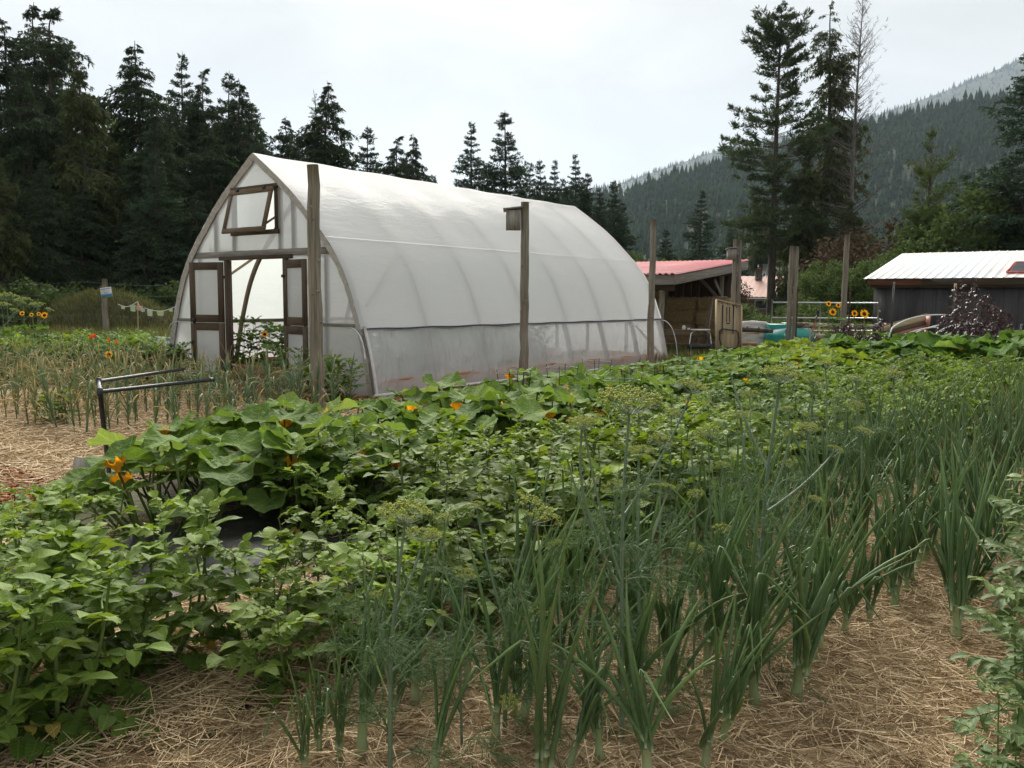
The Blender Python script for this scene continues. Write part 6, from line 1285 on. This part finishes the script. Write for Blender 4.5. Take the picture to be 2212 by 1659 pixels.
dill('slim dill with a low umbel beside the widest one', [(1380, 988), (1378, 1100), (1376, 1207), (1385, 1400), (1390, 1500)], .08, [(.5, 1440, 1060, .05, .1)], 5, 3.3, seed=6)
dill('dill with a flat umbel below the zucchini', [(1757, 833), (1748, 950), (1740, 1080)], .11, [(.6, 1700, 890, .07, .1)], 6, 5.6, seed=7, rbase=.007)
dill('dill standing highest before the log rails', [(1784, 797), (1786, 900), (1788, 1040)], .10, [(.65, 1810, 860, .06, .1)], 5, 6.2, seed=8)
dill('dill with a curved stem before the jagged zucchini', [(1848, 824), (1858, 920), (1868, 1040)], .09, [(.6, 1850, 884, .08, -.2), (.5, 1900, 880, 0, .1)], 6, 6.0, seed=9)
dill('dill with a golden umbel before the big squash mound', [(1930, 820), (1934, 900), (1939, 985)], .13, [(.55, 1890, 880, .06, .1)], 5, 7.0, seed=10)
for k, (px, py, Z, s, lab) in enumerate(((1504, 1075, 3.9, .06, 'short dill with a bright tuft among the potato tops'), (1561, 1152, 3.6, .065, 'short dill leaning sideways with a yellow tuft'), (1499, 1190, 3.5, .05, 'short dill with a tiny flat tuft by the onions'), (1655, 1258, 3.5, .055, 'short dill with a yellow tuft low among onions'), (960, 1130, 3.3, .06, 'short dill with a ragged tuft among potato leaves'), (1450, 900, 5.2, .08, 'mid row dill behind the widest umbel'), (1620, 860, 6.6, .10, 'mid row dill before the yellow blossoms'), (1530, 880, 6.8, .08, 'mid row dill hidden in squash leaves'), (2080, 900, 6.5, 0, 'feathery dill without umbel at the far onion end'), (2180, 850, 8.0, 0, 'feathery dill without umbel by the big squash'), (1980, 960, 5.2, 0, 'feathery dill without umbel among the far onions'), (1260, 1360, 3.2, .03, 'feathery young dill among the first onions'), (1700, 1010, 4.2, .06, 'feathery dill close behind the thick pale stem'), (1560, 1010, 4.0, .05, 'feathery dill between the thick stem and potatoes'), (1425, 965, 3.6, .085, 'tall wispy dill close past the widest umbel'), (1530, 945, 4.3, .09, 'tall wispy dill before the cucumber vines'), (1745, 935, 4.7, .09, 'tall wispy dill past the thick pale stem'), (1862, 940, 5.0, .08, 'tall wispy dill among the upright onions'), (1330, 1060, 3.4, .07, 'tall wispy dill at the potato edge'), (1205, 1190, 3.0, .06, 'tall wispy dill beside the lopsided umbel'), (1000, 1250, 2.9, .06, 'tall wispy dill near the lower edge onions'))):
    g0 = P(px, py, Z); gx, gy = PXY(g0.x, g0.y, 0); dill(lab, [(px, py), (px-6+4*(k % 4), (py+gy*2212/1024)/2), (px+8-5*(k % 3), gy*2212/1024)], s, [], 7 if s == 0 else 4, Z, tilt=(.4*((k % 3)-1), .3), seed=20+k, rbase=.0055)

# ---------------------------------------------------------------- fava beans, flowers, purple bush
FV = [potato_tpl(600+k, .82, 4, 9, 'fava', 4, .22, 1.5) for k in range(2)]
for n_, (x, y, s) in enumerate(((9.58, -6.5, .5), (9.58, -5.85, .65), (9.58, -5.2, .85), (9.45, -4.6, .8), (9.52, -3.9, .85), (9.56, -6.8, .35))):
    place(FV[n_ % 2], 'bean_plant', 'grey green fava bean plant along the outer side of the onions', 'bean plant', trs((x, y, .01), n_*1.3, 0, 0, s), 'fava bean plants beside the onions', ZOF(x, y) < 6, (1, 1, 1, 1), 'fava_j%d' % (n_ % 2))
lib('sunleaf', palm_leaf(66, 1, .1, .02, .0, .02, 30, 4), L_squash, 'leaf')
def flower_head(seed, n=22, R=1.0):
    r = np.random.default_rng(seed); d, p = MB(), MB(); d.lathe([(.001, .10), (.25, .09), (.40, .03), (.44, -.03), (.30, -.10), (.001, -.12)], n=20)
    for k in range(n):
        a = k*2*math.pi/n+r.normal()*.07; q = ovate(.62*r.uniform(.85, 1.1), .13, seed*50+k, r.uniform(-.1, .25), .3, 5); p.merge(q, Matrix.Rotation(a, 4, 'Z') @ Matrix.Translation((.36, 0, -.02*(k % 2))) @ Matrix.Rotation(-.2+r.normal()*.15, 4, 'Y'))
    return d, p
d_, p_ = flower_head(1); lib('sundisc', d_, L_disc, 'flower_disc'); lib('sunpetal', p_, L_petal, 'petal_ring')
def sunflower(px, py, Z, R, label, face=1.0, nleaf=6, cat='sunflower'):
    h = P(px, py, Z); o = thing('sunflower', label, 'sunflower', (h.x, h.y, 0)); b = Vector((h.x+.05, h.y+.03, 0)); pts = bez(b, (b.x, b.y, h.z*.6), h+H_FWD*.03, 8); MB().tube(pts, np.linspace(.018, .009, 8), 7).build('stem', L_stem, o, True)
    dirv = (-H_FWD*face+Vector((0, 0, .25))+H_RIGHT*.15).normalized(); M = Matrix.Translation(h) @ dirv.to_track_quat('Z', 'Y').to_matrix().to_4x4() @ Matrix.Scale(R, 4)
    link('flower_disc', LIB['sundisc'][1], o, M); link('petal_ring', LIB['sunpetal'][1], o, M)
    for k in range(nleaf):
        f = .2+.7*k/nleaf; q = pts[int(f*7)]; a = k*2.4; e = Vector(q)+Vector((math.cos(a)*.14, math.sin(a)*.14, .04)); link('petiole', LIB['petiole'][1], o, aim(q, e)); l = link('leaf', LIB['sunleaf'][1], o, frame_mat(e, (math.cos(a), math.sin(a), -.25), (0, 0, 1), .13)); l.color = (.9, 1, .9, 1)
for q in ((1867, 678, 20.5, .12, 'largest sunflower, facing out beside the thin post'), (1846, 677, 20.8, .09, 'sunflower half hidden by the largest one'), (1799, 674, 20.6, .105, 'dark centred sunflower next to the shovel'), (1790, 656, 20.9, .075, 'small sunflower highest on its stalk'), (1811, 659, 20.7, .075, 'small sunflower seen edge on by the thin post')): sunflower(*q)
sunflower(572, 722, 14.6, .065, 'orange sunflower in the greenhouse doorway', .6); sunflower(757, 768, 13.9, .05, 'tiny yellow flower by the stout post', .8, 8)
for q in ((48, 677, 17.6, .055, 'orange sunflower, first of the row in the back garden'), (68, 680, 17.6, .045, 'orange sunflower, second of the row in the back garden'), (84, 678, 17.7, .045, 'orange sunflower, third of the row in the back garden'), (96, 681, 17.5, .075, 'orange double sunflower closing the row in the back garden'), (235, 766, 14.2, .07, 'low yellow flower behind the garlic')): sunflower(*q, .7, 5)
def purple(px, top, Z, w, label, seed):
    t = P(px, top, Z); H = t.z; r = np.random.default_rng(seed); o = thing('purple_orach', label, 'purple plant', (t.x, t.y, 0)); st, lf = MB(), MB()
    for s in range(6):
        a = r.uniform(0, 6.3); hh = H*r.uniform(.6, 1.0) if s else H; e = np.array([math.cos(a)*w*(.2+.5*(s > 0)), math.sin(a)*w*(.2+.5*(s > 0)), hh]); pts = bez((0, 0, 0), (e[0]*.9, e[1]*.9, hh*.4), e, 10); link('stem', MB().tube(pts, np.linspace(.014, .004, 10), 5).mesh('stem', L_purple, True), o, local=Matrix())
        m = 260; i = r.uniform(.08, 1, m)**.85*9; i0 = np.minimum(8, i.astype(int)); q = pts[i0]*(1-(i-i0))[:, None]+pts[i0+1]*(i-i0)[:, None]; f = i/9; q[:, :2] += r.normal(size=(m, 2))*w*.38*(1-f)[:, None]**.6
        blades(lf, q, norm(r.normal(size=(m, 3))+np.array([0, 0, -.15])), .13*(1.2-.6*f)*r.uniform(.6, 1.3, m), .028*(1.2-.6*f)*r.uniform(.6, 1.3, m), r, .25)
    fo = link('foliage', lf.mesh('foliage', L_purple, False), o, local=Matrix()); fo['kind'] = 'stuff'
purple(2098, 605, 18.6, .75, 'tall dark purple leaved bush before the dark shed', 1); purple(2148, 655, 18.2, .45, 'thin dark purple plant beside the tall purple bush', 2); purple(2130, 720, 17.6, .8, 'low dark purple plant at the foot of the bush', 3); purple(1895, 690, 19.2, .5, 'dark purple plant beside the tilted crate', 4); purple(1835, 700, 20.0, .5, 'brownish purple plant under the sunflowers', 5); purple(1770, 735, 21.3, .5, 'low purple tinged plant beside the teal tank', 6); purple(2075, 730, 18.0, .55, 'low purple plant against the tee post', 7)

# ---------------------------------------------------------------- back garden beyond the garlic, and greenhouse plants
BK = [potato_tpl(700+k, .85, 6, 6, 'pot', 7, .42, 1.3) for k in range(4)]
for k in range(120):
    px = r.uniform(-40, 372); Z = r.uniform(15.6, 22.8); q = P(px, 690, Z); t = r.uniform(.85, 1.25); yel = r.uniform() < .3
    if q.x > -6.35 and q.y > -.6: continue
    place(BK[k % 4], 'vegetable_plant', 'leafy green plant in the thick back garden behind the garlic', 'vegetable plant', trs((q.x, q.y, 0), r.uniform(0, 6.3), 0, 0, r.uniform(.5, 1.0)*(.85 if Z > 19 else .92)), 'leafy plants of the back garden', False, (1.3*t, 1.18*t, .85*t, 1) if yel else (.95*t, t, .9*t, 1), 'back_j%d' % (k % 4))
KL = [potato_tpl(720+k, .55, 7, 7, 'pot', 7, .40, 1.1) for k in range(2)]
for k, (px, Z) in enumerate(((255, 15.8), (275, 15.4), (300, 15.9), (325, 15.6), (345, 15.9), (362, 15.5), (290, 16.4), (335, 16.5), (20, 15.5), (80, 15.3), (140, 15.6), (185, 15.3))):
    q = P(px, 740, Z); place(KL[k % 2], 'kale_plant', 'low dark leafy plant at the near side of the back garden', 'kale plant', trs((q.x, q.y, 0), k, 0, 0, 1.05), 'dark plants of the back garden', False, (.42, .50, .5, 1), 'kale_j%d' % (k % 2))
def nast(px, py, Z, label):
    q = P(px, py, Z); o = thing('nasturtium', label, 'flower', (q.x, q.y, 0)); MB().tube([(q.x, q.y, 0), q], .006, 5).build('stem', L_stem, o, True)
    link('blossom', LIB['nbl'][1], o, Matrix.Translation(q) @ (-H_FWD+Vector((0, 0, .5))).to_track_quat('Z', 'Y').to_matrix().to_4x4() @ Matrix.Scale(.5, 4))
lib('nbl', blossom(8), L_nast, 'blossom')
nast(206, 727, 16.9, 'largest red nasturtium bloom in the back garden'); nast(199, 729, 16.9, 'dark red bloom beside the largest red nasturtium'); nast(236, 737, 16.5, 'small red bloom below the largest nasturtium'); nast(252, 741, 16.4, 'small red bloom nearest the greenhouse')
for k, (px, py, Z, s) in enumerate(((15, 650, 20, .20), (50, 655, 20.5, .16), (5, 668, 19, .17), (80, 665, 20, .15))):
    dill(['yellow dill umbel highest at the back corner', 'yellow dill umbel next to the highest one', 'yellow dill umbel at the photo edge', 'yellow dill umbel above the orange sunflowers'][k], [(px, py), (px+3, py+40), (px, py+80)], s*1.6, [(.7, px+25, py+8, s, .2)], 3, Z, seed=60+k, rbase=.012)
GP = [potato_tpl(740+k, .95, 6, 7, 'pot', 7, .34, 1.35) for k in range(3)]
k = 0
for bx_, w in ((-4.05, .8), (-1.3, .45)):
    for yy in np.arange(1.0, 9.4, .55):
        for s in (-1, 0, 1) if w > .6 else (-.7, .7):
            if bx_ > -2 and yy > 6: continue
            place(GP[k % 3], 'tomato_plant', 'leafy plant in the raised bed seen through the greenhouse doorway' if bx_ < -3 else 'leafy plant in the raised bed behind the clear side film', 'vegetable plant', trs((bx_+s*w, yy+r.normal()*.1, .2), k*1.3, 0, 0, r.uniform(.7, 1.0) if bx_ < -3 else r.uniform(.5, .8)), 'greenhouse plants by the doorway' if bx_ < -3 else 'greenhouse plants by the side film', False, (.85, .95, .85, 1), 'tom_j%d' % (k % 3)); k += 1
for k, (px, Z) in enumerate(((640, 13.6), (705, 12.6), (735, 12.9))):   # self-sown stalks by the doorway
    q = P(px, 760, Z); place(GP[k], 'vegetable_plant', ['tall leafy stalk growing before the half open door', 'leafy stalk at the foot of the stout post', 'thin leafy stalk between the post and the gable corner'][k], 'vegetable plant', trs((q.x, q.y, 0), k, 0, 0, .75), None, True, (1.0, 1.05, .95, 1))

# ---------------------------------------------------------------- loose straw and chips
def sticks(name, label, pts, lmin, lmax, rad, mat, seed, lift=.02, flat=.16, cat='straw', z0=.02):
    r = np.random.default_rng(seed); n = len(pts); a = r.uniform(0, 2*np.pi, n); el = r.normal(size=n)*flat; l = r.uniform(lmin, lmax, n); d = np.stack([np.cos(a)*np.cos(el), np.sin(a)*np.cos(el), np.sin(el)], -1)*l[:, None]/2
    c = np.concatenate([pts, (z0+r.uniform(0, 1, n)**2*lift+np.abs(d[:, 2])*.6)[:, None]], 1); sd = norm(np.cross(d, [0, 0, 1.])); up = np.array([0, 0, 1.]); rr = rad*r.uniform(.6, 1.5, n)[:, None]
    ring = lambda m: np.stack([m+sd*rr, m-sd*rr*.5+up*rr*.9, m-sd*rr*.5-up*rr*.9], 1)
    v = np.concatenate([ring(c-d), ring(c+d)], 1).reshape(-1, 3); o = np.arange(n)[:, None]*6; f = np.concatenate([o+np.array([[0, 1, 4, 3]]), o+np.array([[1, 2, 5, 4]]), o+np.array([[2, 0, 3, 5]])], 0); mb = MB().add(v, f); return tag(mb.build(name, mat), label, cat, kind='stuff')
def scatter(n, x0, x1, y0, y1, seed, keep=lambda x, y: True, zmax=99, clump=True):
    r = np.random.default_rng(seed); out = []
    while len(out) < n:
        x, y = r.uniform(x0, x1), r.uniform(y0, y1); Z = ZOF(x, y)
        if Z < 1.6 or Z > zmax or not keep(x, y): continue
        px, py = PXY(x, y, 0)
        if -460 < px < 1300 and py < 1000 and (-60 < px < 1090 or r.uniform() < .6) and r.uniform() < min(1, (4.2/Z)**1.5+.12): out.append((x, y))
    return np.array(out)
strawm = [M_straw, surf('straw_brown', [(.3, (.19, .12, .06)), (.7, (.40, .285, .16))], scale=(60, 60, 60), rough=.85, bump=0)]
sticks('straw_mulch', 'loose pale straw mulch between the onions', scatter(29000, 6.6, 10.4, -9.2, 3, 1), .05, .20, .0019, strawm[0], 1, .05)
sticks('straw_mulch', 'darker weathered straw mulch between the onions', scatter(18000, 6.4, 10.4, -9.2, 3, 2), .05, .20, .0019, strawm[1], 2, .045)
sticks('straw_mulch', 'loose straw below the potato rows', scatter(12000, 4.0, 7.0, -9.2, -5.6, 3), .06, .22, .0020, strawm[0], 3, .05)
sticks('straw_mulch', 'pale straw covering the path before the garlic', scatter(19000, -4.5, 2.8, -8.5, -1.2, 4), .10, .30, .0034, strawm[0], 4, .07, z0=.04)
sticks('straw_mulch', 'brown straw on the path before the garlic', scatter(7000, -4.5, 2.8, -8.5, -1.2, 5), .10, .30, .0034, strawm[1], 5, .06, z0=.04)
sticks('wood_chips', 'orange bark chips on the corner path', scatter(14000, 1.3, 4.4, -10.0, -6.1, 6, lambda x, y: x < 4.45+(-11.0-y)*.28+.2), .03, .07, .0065, M_chip, 6, .035, .25, 'bark chips', .06)
sticks('wood_chips', 'orange bark chips before the greenhouse gable', scatter(4000, -7.3, .9, -1.0, 0, 7), .03, .08, .010, M_chip, 7, .04, .25, 'bark chips', .04)
sticks('wood_chips', 'orange bark chips along the greenhouse side', scatter(3000, .15, 1.7, -1, 9, 8), .04, .08, .010, M_chip, 8, .04, .25, 'bark chips', .03)
